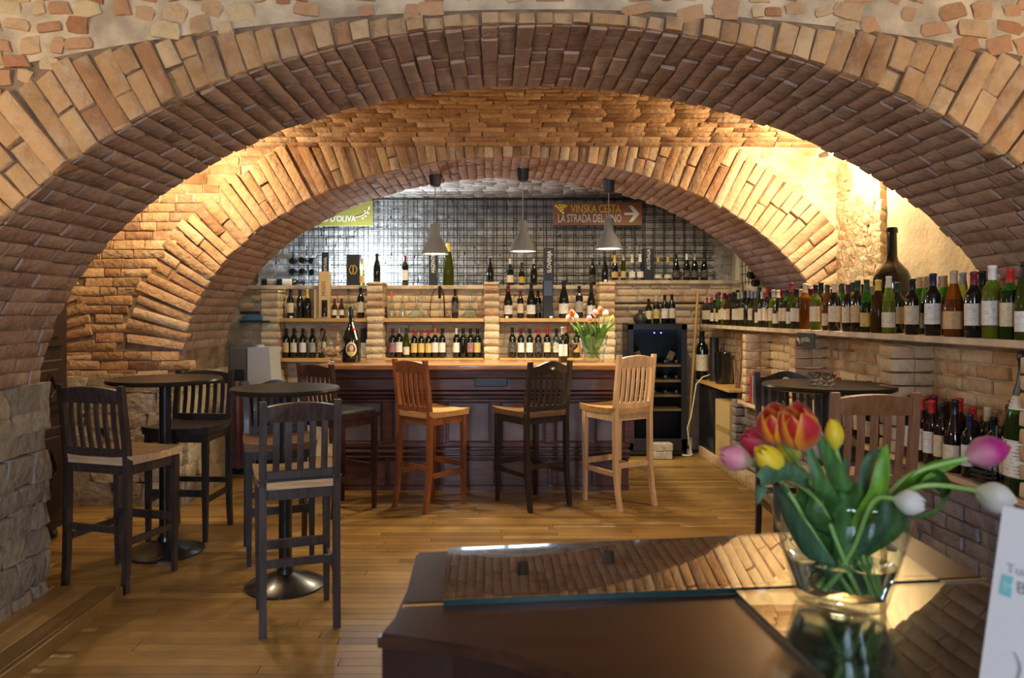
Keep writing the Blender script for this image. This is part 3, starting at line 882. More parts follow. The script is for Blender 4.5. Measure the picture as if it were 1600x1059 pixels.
# ---- pendant lamps over the bar
SHADE = mat('shade_grey', (.20, .212, .195), .5)
for i, (cx, Y, ztop, zrim) in enumerate(((680, 6.42, 350, 397), (817, 6.42, 345, 393), (951, 6.42, 341, 389))):
    x = (cx - PX) / F * Y
    t = thing('pendant_lamp', '%s of the three grey pendant lamps hanging over the bar' % ['leftmost', 'middle', 'rightmost'][i], 'lamp', (x, Y, 0), 0, 'pendant lamps over the bar')
    z1 = EYE - (ztop - PY) / F * Y; z0 = EYE - (zrim - PY) / F * Y
    h = z1 - z0; r = .115
    prof = [(.0, z1), (.036, z1), (.040, z1 - .01), (.041, z0 + h * .62), (.055, z0 + h * .52), (.085, z0 + h * .33), (.105, z0 + h * .14), (r, z0), (r - .004, z0), (.10, z0 + h * .14), (.08, z0 + h * .33), (.05, z0 + h * .5), (.0, z0 + h * .55)]
    MB().lathe(prof, 28).build('lamp_shade', SHADE, t, smooth=.7)
    zs = A2[1] + A2[3] * sqrt(max(0, 1 - ((x - A2[0]) / A2[2]) ** 2))
    MB().lathe([(0, zs + .02), (.036, zs + .02), (.054, zs - .005), (.045, zs - .10), (.03, zs - .108), (0, zs - .108)], 18).build('ceiling_cup', mat('cup_black', (.03, .03, .03), .5), t, smooth=.6)
    MB().tube([(0, 0, zs - .10), (0, 0, z1 - .005)], .004, 6).build('cord', mat('cord_grey', (.3, .29, .27), .5), t)
    MB().lathe([(0, z0 + .012), (.104, z0 + .010), (.104, z0 + .016), (0, z0 + .02)], 24).build('diffuser', mat('diffuser', (1, .97, .9), emit=(1, .92, .78), estr=9), t, smooth=.6)
    lamp('SPOT', 'lamp_light', (0, 0, z0 - .01), 85, (1, .84, .56), .09, parent=t, cone=2.7)

# ---- signs
def text(name, s, size, m, parent, loc, rot, ext=.0008, align='LEFT', sx=1.0):
    c = bpy.data.curves.new(name, 'FONT'); c.body = s; c.size = size; c.extrude = ext; c.align_x = align; c.resolution_u = 3
    tmp = bpy.data.objects.new(name, c); me = bpy.data.meshes.new_from_object(tmp)      # flat lettering as plain mesh
    bpy.data.objects.remove(tmp); bpy.data.curves.remove(c)
    me.materials.clear(); me.materials.append(m)
    o = link(name, me, parent, loc); o.rotation_euler = rot; o.scale = (sx, 1, 1); return o
WHITE = mat('print_white', (.75, .72, .66), .6); YEL = mat('print_yellow', (.80, .55, .03), .6); INK = mat('print_ink', (.05, .045, .04), .6)
def board(name, label, x0, x1, y0, y1, Y, m, cat='sign', th=.012):
    a = P(x0, y0, Y); b = P(x1, y1, Y)
    t = thing(name, label, cat, ((a.x + b.x) / 2, Y, (a.z + b.z) / 2)); w, h = b.x - a.x, a.z - b.z
    MB().box((0, 0, 0), (w, th, h), bev=.002).build('plate', m, t)
    return t, w, h
t, w, h = board('wine_road_sign', 'brown road sign with grapes, two lines of lettering and white arrow', 864, 1003, 316.5, 352, 8.50, mat('sign_brown', (.25, .09, .02), .5))
RX = (pi / 2, 0, 0)
text('lettering', 'VINSKA CESTA', h * .50, YEL, t, (w * .26, -.008, h * .06), RX, align='RIGHT', sx=.66)
text('lettering', 'LA STRADA DEL VINO', h * .50, WHITE, t, (w * .27, -.008, -h * .36), RX, align='RIGHT', sx=.565)
b = MB()
for i, (u, v) in enumerate(((-.46, .36), (-.42, .40), (-.385, .39), (-.44, .30), (-.405, .30), (-.375, .31), (-.42, .21), (-.39, .21), (-.405, .13), (-.385, .06), (-.355, .35))):
    b.lathe([(0, .010), (.010, .009), (.016, .002), (.016, 0)], 10, M=Matrix.Translation((w * u, -.006, h * v)) @ Matrix.Rotation(pi / 2, 4, 'X'))
b.build('grape_emblem', YEL, t)
ar = MB(); Mx = Matrix.Translation((w * .385, -.009, 0)) @ Matrix.Rotation(pi / 2, 4, 'X'); a_ = h
ar.prism([(-.32 * a_, -.05 * a_), (.08 * a_, -.05 * a_), (-.14 * a_, -.36 * a_), (.02 * a_, -.36 * a_), (.34 * a_, 0), (.02 * a_, .36 * a_), (-.14 * a_, .36 * a_), (.08 * a_, .05 * a_), (-.32 * a_, .05 * a_)], 0, .002, Mx); ar.build('arrow', WHITE, t)
t, w, h = board('olive_oil_sign', 'olive green oil sign half hidden behind the second arch', 462, 582.5, 313, 353, 8.50, mat('sign_olive', (.24, .21, .035), .5))
text('lettering', "OLIO D'OLIVA", h * .34, WHITE, t, (w * .28, -.008, -h * .33), RX, align='RIGHT', sx=.78)
b = MB(); b.tube([(w * .28, -.009, -h * .16), (w * .36, -.009, -h * .10), (w * .43, -.009, h * .06), (w * .46, -.009, h * .30)], .003, 5)
for u, v in ((.37, -.2), (.41, -.12), (.44, .0), (.40, .08), (.45, .2)): b.lathe([(0, .003), (.010, .001), (.011, 0)], 8, M=Matrix.Translation((w * u, -.006, h * v)) @ Matrix.Rotation(pi / 2, 4, 'X'))
b.build('olive_emblem', WHITE, t)
# placard hanging from the long shelf
p0 = P(1259, 523, 1180 * 2.185 / (1259 - PX))
t = thing('placard', 'small black placard with pale lettering hanging from the long shelf', 'sign', (2.185, p0.y, SHZ - .075), -pi / 2)
MB().box((0, 0, 0), (.30, .006, .105), bev=.001).build('plate', mat('placard_black', (.02, .018, .014), .6), t)
text('lettering', 'H', .055, mat('print_cream', (.55, .5, .36), .6), t, (-.075, -.0045, -.022), RX, sx=.8)
text('lettering', 'RVA\u0160KA', .042, MATS['print_cream'], t, (-.045, -.0045, -.008), RX, sx=.8)
MB().prism([(-.14, .02), (-.095, .01), (-.095, -.03), (-.12, -.006), (-.14, -.008)], 0, .001, Matrix.Translation((0, -.0045, 0)) @ Matrix.Rotation(pi / 2, 4, 'X')).build('map_emblem', MATS['print_cream'], t)
# ================================================================ BOTTLES
G_DARK = mat('glass_dark', (.006, .008, .006), .07, spec=.6, coat=.3)
G_RED = mat('glass_winered', (.012, .005, .007), .07, spec=.6, coat=.3)
G_OLIVE = mat('glass_olive', (.055, .065, .008), .08, spec=.6, trans=.35, ior=1.2)
G_GREEN = mat('glass_green', (.10, .42, .05), .05, spec=.6, trans=.75, ior=1.2)
G_LIME = mat('glass_lime', (.45, .62, .06), .05, spec=.6, trans=.8, ior=1.2)
G_AMBER = mat('glass_amber', (.40, .12, .012), .05, spec=.6, trans=.6, ior=1.2)
G_BROWN = mat('glass_brown', (.06, .028, .010), .08, spec=.6, trans=.2, ior=1.2)
def thin_glass(name, tint=(.93, .97, .96)):
    m = bpy.data.materials.new(name); nt, b = nodes_of(m); N, L = nt.nodes, nt.links
    tr = N.new('ShaderNodeBsdfTransparent'); tr.inputs[0].default_value = (*tint, 1)
    gl = N.new('ShaderNodeBsdfGlossy'); gl.inputs['Roughness'].default_value = .02
    lw = N.new('ShaderNodeLayerWeight'); lw.inputs['Blend'].default_value = .5
    pw = N.new('ShaderNodeMath'); pw.operation = 'POWER'; pw.inputs[1].default_value = 3.5; L.new(lw.outputs['Facing'], pw.inputs[0])
    fr = N.new('ShaderNodeMath'); fr.operation = 'MULTIPLY_ADD'; fr.inputs[1].default_value = .8; fr.inputs[2].default_value = .05; L.new(pw.outputs[0], fr.inputs[0])
    mx = N.new('ShaderNodeMixShader'); L.new(fr.outputs[0], mx.inputs[0]); L.new(tr.outputs[0], mx.inputs[1]); L.new(gl.outputs[0], mx.inputs[2])
    L.new(mx.outputs[0], N['Material Output'].inputs[0]); return m
THIN = thin_glass('glass_thin'); G_CLEAR = THIN
G_CRYSTAL = mat('glass_crystal', (.97, .985, .98), .015, trans=1.0, ior=1.3)
LOWER = dict(green=mat('wine_in_green', (.018, .035, .008), .07, spec=.6, trans=.15, ior=1.2), lime=mat('wine_in_lime', (.16, .19, .018), .06, spec=.6, trans=.45, ior=1.2), amber=mat('wine_in_amber', (.16, .045, .008), .06, spec=.6, trans=.35, ior=1.2))
GL = dict(dark=(G_DARK, 'dark'), red=(G_RED, 'black-red'), olive=(G_OLIVE, 'olive'), green=(G_GREEN, 'green'), lime=(G_LIME, 'pale green'), amber=(G_AMBER, 'amber'), brown=(G_BROWN, 'brown'), clear=(G_CLEAR, 'clear'))
def plain(n, c, r=.45): return mat(n, c, r)
CAPS = dict(black=plain('cap_black', (.012, .012, .014), .35), red=plain('cap_red', (.50, .025, .025), .4), orange=plain('cap_orange', (.65, .16, .04), .4), cream=plain('cap_cream', (.62, .55, .40)), white=plain('cap_white', (.72, .70, .66)), gold=plain('cap_gold', (.62, .38, .06), .35), navy=plain('cap_navy', (.02, .02, .07), .35), burgundy=plain('cap_burgundy', (.16, .012, .035), .4), beige=plain('cap_beige', (.50, .38, .22)), purple=plain('cap_purple', (.09, .015, .06), .4), grey=plain('cap_grey', (.30, .30, .31)), green=plain('cap_green', (.02, .05, .03), .4), yellow=plain('cap_yellow', (.65, .45, .05), .4))
def label_mat(name, base, ink, scale=42.0):
    """paper with a few printed lines and a blot of ornament (flat print)"""
    m = bpy.data.materials.new(name); nt, b = nodes_of(m); N, L = nt.nodes, nt.links
    b.inputs['Roughness'].default_value = .7; b.inputs['Specular IOR Level'].default_value = .25
    tc = N.new('ShaderNodeTexCoord'); oi = N.new('ShaderNodeObjectInfo')
    wv = N.new('ShaderNodeTexWave'); wv.bands_direction = 'Z'; wv.inputs['Scale'].default_value = scale; wv.inputs['Distortion'].default_value = 0
    nz = N.new('ShaderNodeTexNoise'); nz.inputs['Scale'].default_value = 55
    ad = N.new('ShaderNodeVectorMath'); L.new(tc.outputs['Object'], ad.inputs[0]); L.new(oi.outputs['Random'], ad.inputs[1])
    L.new(ad.outputs[0], wv.inputs['Vector']); L.new(ad.outputs[0], nz.inputs['Vector'])
    mu = N.new('ShaderNodeMath'); mu.operation = 'MULTIPLY'; L.new(wv.outputs['Fac'], mu.inputs[0]); L.new(nz.outputs['Fac'], mu.inputs[1])
    rp = N.new('ShaderNodeMapRange'); rp.inputs[1].default_value = .44; rp.inputs[2].default_value = .56; L.new(mu.outputs[0], rp.inputs[0])
    mx = N.new('ShaderNodeMix'); mx.data_type = 'RGBA'; mx.inputs[6].default_value = (*base, 1); mx.inputs[7].default_value = (*ink, 1)
    L.new(rp.outputs[0], mx.inputs[0]); L.new(mx.outputs[2], b.inputs['Base Color'])
    return m
LABS = dict(white=label_mat('label_white', (.72, .69, .63), (.30, .27, .25)), cream=label_mat('label_cream', (.66, .58, .42), (.34, .24, .14)), tan=label_mat('label_tan', (.58, .40, .20), (.3, .17, .08)), grey=label_mat('label_grey', (.36, .34, .31), (.16, .15, .14)), yellow=label_mat('label_yellow', (.62, .46, .15), (.3, .16, .05)), mauve=label_mat('label_mauve', (.26, .10, .12), (.5, .4, .35)), black=label_mat('label_black', (.05, .045, .04), (.4, .36, .28)), gold=label_mat('label_gold', (.50, .32, .08), (.2, .1, .03)))
PROF = dict(
    bordeaux=(.30, .0375, [(.033, 0), (.0375, .006), (.0375, .188), (.034, .206), (.022, .223), (.0148, .238), (.0138, .285), (.0158, .287), (.0158, .297), (.0135, .30)]),
    burgundy=(.30, .042, [(.038, 0), (.042, .006), (.042, .135), (.037, .168), (.027, .202), (.018, .235), (.0148, .255), (.0145, .285), (.0162, .287), (.0162, .297), (.0135, .30)]),
    flute=(.325, .0365, [(.033, 0), (.0365, .006), (.0365, .140), (.0325, .185), (.024, .235), (.0165, .275), (.0142, .30), (.0142, .310), (.016, .312), (.016, .322), (.0135, .325)]),
    champagne=(.31, .044, [(.039, 0), (.044, .006), (.044, .140), (.039, .175), (.028, .212), (.019, .245), (.0165, .270), (.0165, .287), (.0185, .290), (.0185, .303), (.014, .31)]),
    flask=(.20, .036, [(.034, 0), (.036, .005), (.034, .05), (.016, .075), (.011, .09), (.011, .19), (.014, .193), (.014, .20)]),
    small=(.20, .028, [(.025, 0), (.028, .005), (.028, .115), (.022, .135), (.012, .15), (.011, .19), (.013, .192), (.013, .20)]),
    balloon=(.66, .112, [(.10, 0), (.112, .015), (.112, .31), (.108, .345), (.092, .385), (.062, .42), (.040, .445), (.032, .475), (.029, .62), (.036, .625), (.036, .645), (.030, .66)]))
LSPEC = dict(bordeaux=(.055, .155), burgundy=(.035, .115), flute=(.035, .120), champagne=(.035, .105), small=(.03, .085), flask=(.02, .05), balloon=(.1, .2))
CACHE = {}
def rad_at(prof, z):
    for (r0, z0), (r1, z1) in zip(prof, prof[1:]):
        if z0 <= z <= z1: return r0 + (r1 - r0) * (z - z0) / max(1e-6, z1 - z0)
    return prof[-1][0]
def cached(key, fn):
    if key not in CACHE: CACHE[key] = fn()
    return CACHE[key]
def bottle(label, kind, glass, cap, lab, loc, rz=0.0, group=None, k=1.0, seg=14, lz=None, name='wine_bottle', fat=1.0, lean=None):
    H, rmax, prof = PROF[kind]
    gm = GL[glass][0]
    def body():
        me = MB().lathe([(0, .004)] + prof + [(0, H)], seg).mesh(name, gm, smooth=.9)
        if glass in LOWER:                          # wine stands up to the shoulder, the neck above is empty glass
            me.materials.append(LOWER[glass]); lim = H * (.60 if kind != 'bordeaux' else .66)
            for p in me.polygons:
                if p.center.z < lim: p.material_index = 1
        return me
    o = link(name, cached((name, kind, glass, seg), body)); tag(o, label, 'bottle', group)
    o.location = loc; o.rotation_euler = (lean or (0, 0, rz)); o.scale = (k * fat, k * fat, k)
    if cap:
        def capm():
            top = prof[-1][1]; z0 = top * (.70 if kind == 'champagne' else .80)
            pts = [(0, top + .0015)]
            pr = [(rad_at(prof, z0) + .0012, z0)] + [(r + .0012, z) for r, z in prof if z > z0] + [(0, top + .0015)]
            return MB().lathe(pr, seg).mesh('capsule', CAPS[cap], smooth=.9)
        link('capsule', cached(('cap', kind, cap, seg), capm), o)
    if lab:
        z0, z1 = lz or LSPEC[kind]
        def labm():
            pr = [(rad_at(prof, z) + .0009, z) for z in (z0, (z0 + z1) / 2, z1)]
            return MB().lathe(pr, 10, a0=-pi / 2 - 1.25, a1=-pi / 2 + 1.25).mesh('paper_label', LABS[lab], smooth=.9)
        link('paper_label', cached(('lab', kind, lab, z0, z1), labm), o)
    return o
def descr(glass, kind, cap, lab):
    n = {'flute': 'slender', 'burgundy': 'sloping', 'champagne': 'sparkling', 'small': 'small', 'flask': 'flask'}.get(kind, '')
    s = GL[glass][1] + (' ' + n if n else '') + ' bottle'
    if cap: s += ', ' + cap + ' capsule'
    if lab: s += ', ' + lab + ' label'
    return s

# ---- behind the bar: (pixel x, kind, glass, capsule, label, scale)
def row(items, Y, z, where, group, yj=0.0):
    n = 0
    for it in items:
        px, kind, glass, cap, lab = it[:5]; k = it[5] if len(it) > 5 else 1.0
        n += 1; y = Y + (it[6] if len(it) > 6 else R.uniform(-yj, yj))
        x = (px - PX) / F * y
        bottle('%s, %s from left %s' % (descr(glass, kind, cap, lab), ordw(n), where), kind, glass, cap, lab, (x, y, z), R.uniform(-.2, .2), group, k, fat=.94)
b_, u_, f_, c_ = 'bordeaux', 'burgundy', 'flute', 'champagne'
row([(453.5, b_, 'dark', 'black', 'cream', 1.0), (468.5, b_, 'dark', 'black', None, .98), (480, c_, 'dark', 'gold', None, .95), (522.7, 'small', 'brown', 'burgundy', 'white', 1.0), (533.5, 'small', 'brown', 'burgundy', 'white', 1.0), (563.5, b_, 'dark', 'black', 'cream', 1.05)],
    7.75, 1.455, 'on left bay upper shelf', 'bottles on the upper shelf of the left bay')
row([(447, b_, 'dark', 'black', 'tan'), (459, b_, 'dark', 'black', 'cream'), (473, b_, 'dark', 'black', 'white'), (488, b_, 'dark', 'black', 'grey'), (503, b_, 'dark', 'black', 'cream')],
    7.75, 1.05, 'on left bay lower shelf', 'bottles on the lower shelf of the left bay')
row([(603, 'small', 'dark', 'black', None, .6), (711, b_, 'dark', 'black', 'black', 1.0)], 7.75, 1.455, 'on middle bay upper shelf', 'bottles on the upper shelf of the middle bay')
row([(613.6, b_, 'dark', 'burgundy', 'mauve'), (623.8, b_, 'dark', 'grey', 'white', 1.04), (635, f_, 'olive', 'green', 'cream', .93), (647.2, b_, 'dark', 'red', 'yellow', .95), (658.3, b_, 'dark', 'red', 'yellow', .95), (669.4, b_, 'dark', 'red', 'yellow', .95), (679.8, b_, 'dark', 'orange', 'white'), (691, b_, 'dark', 'black', 'white'), (713, b_, 'dark', 'white', 'white'), (723.5, b_, 'dark', 'black', None), (735, b_, 'dark', 'black', 'mauve'), (746, b_, 'dark', 'black', 'yellow')],
    7.75, 1.05, 'on middle bay lower shelf', 'bottles on the lower shelf of the middle bay')
row([(794, u_, 'dark', 'burgundy', 'white', 1.13), (813, b_, 'dark', 'burgundy', 'cream', .95), (830, u_, 'dark', 'black', 'white', 1.18), (840.5, b_, 'dark', 'black', 'black', .97, .045), (881, u_, 'dark', 'black', 'white', 1.30), (905, b_, 'dark', 'black', 'grey', 1.1), (924, u_, 'dark', 'black', 'white', 1.12)],
    7.75, 1.455, 'on right bay upper shelf', 'bottles on the upper shelf of the right bay')
row([(800.6, b_, 'dark', 'black', 'black', 1.03), (814, b_, 'dark', 'burgundy', 'white'), (827.6, b_, 'dark', 'black', 'white'), (841, b_, 'dark', 'red', 'black'), (855, b_, 'dark', 'red', 'cream', 1.02), (869.5, b_, 'dark', 'black', 'cream'), (884, b_, 'dark', 'orange', None, 1.08), (901, b_, 'dark', 'black', 'gold')],
    7.75, 1.05, 'on right bay lower shelf', 'bottles on the lower shelf of the right bay')
row([(566, f_, 'lime', 'beige', 'tan', .88), (633, b_, 'dark', 'burgundy', 'white', 1.05), (797, u_, 'dark', 'cream', 'cream', .95), (815, u_, 'dark', 'black', 'gold', .82), (834, u_, 'dark', 'grey', None, .95), (926, u_, 'dark', 'black', 'black', .98)],
    7.96, LEDGE_Z, 'standing on the brick ledge', 'bottles on the brick ledge above the bays')
row([(589, u_, 'dark', 'black', None, .98), (766, u_, 'dark', 'black', None, .82), (945, u_, 'dark', 'black', None, .88)], 7.76, 1.825, 'standing on top of the brick piers', 'bottles on top of the brick piers')
row([(960.5, c_, 'dark', 'gold', 'gold', .90), (974, f_, 'olive', 'beige', 'tan', .86), (987.5, c_, 'clear', 'cream', 'white', .92), (1000, c_, 'clear', 'white', 'white', .94), (1028, 'flask', 'clear', 'yellow', 'cream', 1.28), (1043.5, 'flask', 'clear', 'yellow', 'cream', 1.28), (1056.5, u_, 'dark', 'black', 'black', .98), (1073, u_, 'dark', 'white', 'black', .98), (1085.5, u_, 'dark', 'grey', 'black', .98), (1100.5, u_, 'dark', 'black', 'black', .98)],
    8.33, RZ, 'on the ledge above wine fridge', 'bottles on the brick ledge above the wine fridge')
bottle('tall green magnum on the brick ledge just right of the left pendant lamp', f_, 'olive', 'yellow', None, ((700 - PX) / F * 8.1, 8.1, LEDGE_Z), 0, None, 1.42, fat=1.12)

# lying bottles in the rack at far left of the ledge
n = 0
for (px, py) in ((455, 407), (470, 406), (485, 407), (455, 424), (470, 424), (486, 425)):
    p = P(px, py, 8.28); n += 1
    bottle('dark bottle lying with its base forward in grid, %s counted row by row' % ordw(n), b_, 'dark', None, None, (p.x, 8.30, p.z), 0, 'bottles lying in the grid at far left', .95, lean=(-pi / 2, 0, 0))
for i, (px, lab) in enumerate(((408, 'grey'), (432, 'white'))):
    x = (px - PX) / F * 8.0
    bottle(['dark bottle lying sideways on the ledge, half behind second arch', 'dark white-labelled bottle lying sideways on the ledge beside the rack'][i], b_, 'dark', 'black', lab, (x, 8.0, LEDGE_Z + .0385), 0, None, 1.0, lean=(-.4, pi / 2, 0))

for i, (px, py) in enumerate(((1183, 430), (1190, 442))):
    p = P(px, py, 7.25)
    bottle(['upper dark bottle lying in the right-hand iron grid by the arch', 'lower dark bottle lying in the right-hand iron grid by the arch'][i], b_, 'dark', 'black', 'white', (p.x - .08, 7.25, p.z), 0, 'bottles lying in the right-hand grid', .95, lean=(-.5, pi / 2, 0))
# gift boxes on the ledge
def gift(label, x0, x1, y0, y1, Y, z, m, txt=None, d=.09, name='gift_box'):
    a, c = P(x0, y0, Y), P(x1, y1, Y); w = c.x - a.x; h = a.z - z
    t = thing(name, label, 'box', ((a.x + c.x) / 2, Y + d / 2, z))
    MB().box((0, 0, h / 2), (w, d, h), bev=.002).build('carton', m, t)
    if txt: 
        o = text('lettering', txt, w * .58, MATS['print_white'], t, (w * .20, -d / 2 - .001, h * .34), (pi / 2, -pi / 2, 0), sx=.80)
    return t, w, h
BOXB = mat('carton_black', (.014, .013, .013), .5)
gift('black gift box lettered for Portugal, behind the wooden box', 502.5, 514, 394, 445, 8.05, LEDGE_Z, BOXB, 'PORTUGAL')
t, w, h = gift('tall black gift box with round gold emblem on the ledge', 541.5, 562, 397.5, 445, 7.98, LEDGE_Z, BOXB, None, .12)
b = MB()
for s in (-1, 1):
    b.tube([(s * (.012 + .028 * sin(pi * i / 6)), -.062, h * .36 + .05 * (i / 3.0)) for i in range(7)], .005, 5)
b.tube([(0, -.062, h * .38), (0, -.062, h * .38 + .09)], .006, 5)
b.build('gold_emblem', CAPS['gold'], t)
gift('black gift box lettered for Argentina behind the left pendant lamp', 669.5, 683.5, 388, 445, 8.0, LEDGE_Z, BOXB, 'ARGENTINA')
gift('black gift box lettered for Slovenia between middle and right pendant lamps', 850.5, 866, 387, 445, 8.0, LEDGE_Z, BOXB, 'SLOVENIJA')
gift('black gift box lettered for Australia on the ledge above wine fridge', 1006.5, 1020, 388, 439, 8.3, RZ, BOXB, 'AUSTRALIA')
KRAFT = mat('carton_wood', (.60, .42, .20), .6, noise=.12, nscale=6)
t, w, h = gift('upright pale wooden wine box with open front on left upper shelf', 498, 514.5, 424, 495, 7.68, 1.455, KRAFT, None, .10, 'wooden_box')
MB().box((.006, -.052, .10), (.058, .004, .17), bev=.001).build('opening', mat('box_inside_shade', (.03, .02, .012), .8), t)  # dark plate on the front paints the shaded hollow of the box
MB().lathe([(0, 0), (.020, 0), (.020, .10), (.010, .13), (.010, .16), (0, .16)], 12).build('boxed_bottle', G_DARK, t, smooth=.7, loc=(.006, -.062, .016))
text('lettering', 'HOSZU', .055, mat('print_sienna', (.30, .12, .03), .6), t, (.012, -.052, h * .48), (pi / 2, -pi / 2, 0), sx=.8)
gift('second pale wooden wine box standing behind the open one', 490.5, 499, 452, 495, 7.72, 1.455, KRAFT, None, .10, 'wooden_box')
t, w, h = gift('black and white gift box beside the decorated bottle, lower shelf', 564, 576, 513, 558, 7.72, 1.05, BOXB, None, .09)
MB().box((0, -.046, h * .26), (w * .96, .003, h * .5)).build('white_sleeve', LABS['white'], t)
t, w, h = gift('tall matte black tube carton on the right bay upper shelf', 849, 864, 437, 494, 7.70, 1.455, BOXB, None, .10)
MB().box((0, -.051, h * .78), (w * .9, .002, h * .4), bev=.001).build('front_panel', mat('carton_gloss', (.02, .016, .02), .3), t)

# decanters and glass stand
def clearware(name, label, px, Y, z, prof, cat='decanter', extra=None):
    x = (px - PX) / F * Y
    o = MB().lathe(prof, 18).build(name, G_CLEAR, None, smooth=.9, loc=(x, Y, z)); tag(o, label, cat); return o
ship = [(0, 0), (.10, .002), (.112, .012), (.085, .04), (.045, .075), (.022, .11), (.017, .16), (.020, .25), (.017, .25), (.013, .16), (.018, .11), (.04, .08), (.08, .043), (.103, .016), (0, .010)]
clearware('decanter', 'wide-based ship decanter left of the wire stand', 651, 7.75, 1.455, ship)
clearware('decanter', 'wide-based ship decanter right of the lone dark bottle', 735, 7.75, 1.455, ship)
slim = [(0, 0), (.04, .002), (.045, .02), (.03, .10), (.018, .16), (.014, .24), (.011, .24), (.015, .16), (.026, .10), (.04, .02), (0, .008)]
o = clearware('decanter', 'slim glass decanter with orange stopper on middle upper shelf', 612, 7.75, 1.455, slim)
MB().lathe([(0, .205), (.016, .205), (.012, .27), (0, .272)], 10).build('stopper', CAPS['orange'], o, smooth=.8)
clearware('decanter', 'slim clear glass decanter between orange-stoppered and ship decanters', 629, 7.75, 1.455, slim)
o = clearware('decanter', 'clear glass decanter with dark stopper, left bay upper shelf', 544.5, 7.75, 1.455, [(0, 0), (.033, .002), (.036, .02), (.030, .16), (.012, .19), (.012, .28), (.009, .28), (.009, .19), (.026, .155), (.032, .02), (0, .008)])
MB().lathe([(0, .275), (.012, .275), (.012, .30), (0, .30)], 8).build('stopper', CAPS['black'], o)
clearware('glass_jar', 'clear glass jar on the brick ledge right of green magnum', 720, 8.0, LEDGE_Z, [(0, 0), (.04, 0), (.042, .13), (.02, .17), (.02, .2), (.017, .2), (.017, .17), (.038, .13), (.036, .006), (0, .006)], 'jar')
t = thing('decanter_stand', 'wire stand holding an upturned glass decanter on the middle bay', 'stand', ((687 - PX) / F * 7.74, 7.74, 1.455))
WIRE = mat('wire_black', (.02, .018, .015), .4, metal=.6)
for i in range(3):
    a = -pi / 2 + .55 + i * 2 * pi / 3
    b = MB(); b.tube([(.10 * cos(a), .10 * sin(a), .008), (.095 * cos(a), .095 * sin(a), .12), (.085 * cos(a), .085 * sin(a), .22), (.05 * cos(a), .05 * sin(a), .295), (.022 * cos(a), .022 * sin(a), .31)], .0045, 6); b.build('wire_leg', WIRE, t, smooth=1)
def ring_pts(r, z, n=16): return [(r * cos(2 * pi * i / n), r * sin(2 * pi * i / n), z) for i in range(n + 1)]
MB().tube(ring_pts(.10, .012), .004, 5, cap=False).build('wire_ring', WIRE, t, smooth=1)
MB().tube(ring_pts(.022, .31), .005, 5, cap=False).build('wire_ring', WIRE, t, smooth=1)
MB().lathe([(0, .20), (.013, .20), (.015, .26), (.015, .33), (0, .33)], 12).build('tap', WIRE, t, smooth=.7)
MB().lathe([(0, .33), (.016, .33), (.02, .40), (.045, .50), (.062, .60), (.055, .66), (.02, .70), (0, .70)], 16).build('glass_decanter', G_CLEAR, t, smooth=.9)

# small white tags on the shelf edges
for i, (px, Y, z) in enumerate(((792, 7.66, 1.455), (861, 7.66, 1.455), (455, 7.66, 1.455), (946, 7.70, 1.825), (528, 7.66, 1.455))):
    o = MB().box((0, 0, .011), (.03, .012, .022), bev=.002).build('price_tag', CAPS['white'], None, loc=((px - PX) / F * Y, Y, z))
    tag(o, ['small white tag in front of the first magnum, right upper shelf', 'small white tag before the black tube carton', 'small white tag at far left of left upper shelf', 'small white tag on top of the right pier', 'small white tag between the two small bottles'][i], 'tag', 'white price tags')

# ---- things on the bar
BARZ = 1.08
t = thing('brandy_glass', 'huge stemmed brandy glass full of corks at left end of bar', 'glass', ((518 - PX) / F * 6.45, 6.45, BARZ))
MB().lathe([(0, 0), (.055, .001), (.06, .005), (.02, .012), (.013, .03), (.014, .05), (.045, .062), (.095, .10), (.114, .15), (.108, .20), (.082, .275), (.079, .275), (.104, .20), (.110, .15), (.091, .104), (.04, .068), (0, .06)], 26).build('bowl', G_CRYSTAL, t, smooth=.9)
CORK = mat('cork', (.60, .42, .24), .8, noise=.2, nscale=30)
rr = random.Random(5)
for i in range(26):
    a = rr.uniform(0, 6.28); r_ = sqrt(rr.random()) * .062; z_ = .085 + .045 * (i / 26)
    M = Matrix.Translation((r_ * cos(a), r_ * sin(a), z_)) @ Matrix.Rotation(rr.uniform(0, 3), 4, 'Z') @ Matrix.Rotation(pi / 2 + rr.uniform(-.5, .5), 4, 'Y')
    MB().lathe([(0, -.02), (.011, -.02), (.011, .02), (0, .02)], 8, M=M).build('cork', CORK, t)
t = thing('decorated_bottle', 'big black bottle with ribbon and oval portrait label on the bar', 'bottle', ((549 - PX) / F * 6.58, 6.58, BARZ))
pf_ = [(.072, 0), (.08, .01), (.082, .07), (.074, .14), (.074, .20), (.062, .255), (.036, .31), (.021, .345), (.018, .45), (.021, .452), (.021, .475), (.017, .48)]
MB().lathe([(0, .006)] + pf_ + [(0, .48)], 24).build('glass_body', G_DARK, t, smooth=.9)
MB().lathe([(.0195, .36)] + [(r + .0015, z) for r, z in pf_ if z > .36] + [(0, .482)], 14).build('capsule', CAPS['black'], t, smooth=.9)
def oval(r0, w, h, zc, m, name, off, ax=.18):
    b = MB(); pts = []
    for i in range(18):
        a = 2 * pi * i / 18; x = w * cos(a); z = zc + h * sin(a)
        r_ = rad_at(pf_, z) + off; ph = -pi / 2 + ax + x / r_
        pts.append(b.bm.verts.new((r_ * cos(ph), r_ * sin(ph), z)))
    c0 = b.bm.verts.new(((rad_at(pf_, zc) + off) * cos(-pi / 2 + ax), (rad_at(pf_, zc) + off) * sin(-pi / 2 + ax), zc))
    for i in range(18): b.bm.faces.new((c0, pts[i], pts[(i + 1) % 18]))
    b.build(name, m, t, smooth=1)
oval(0, .048, .062, .115, CAPS['cream'], 'oval_label', .0015)
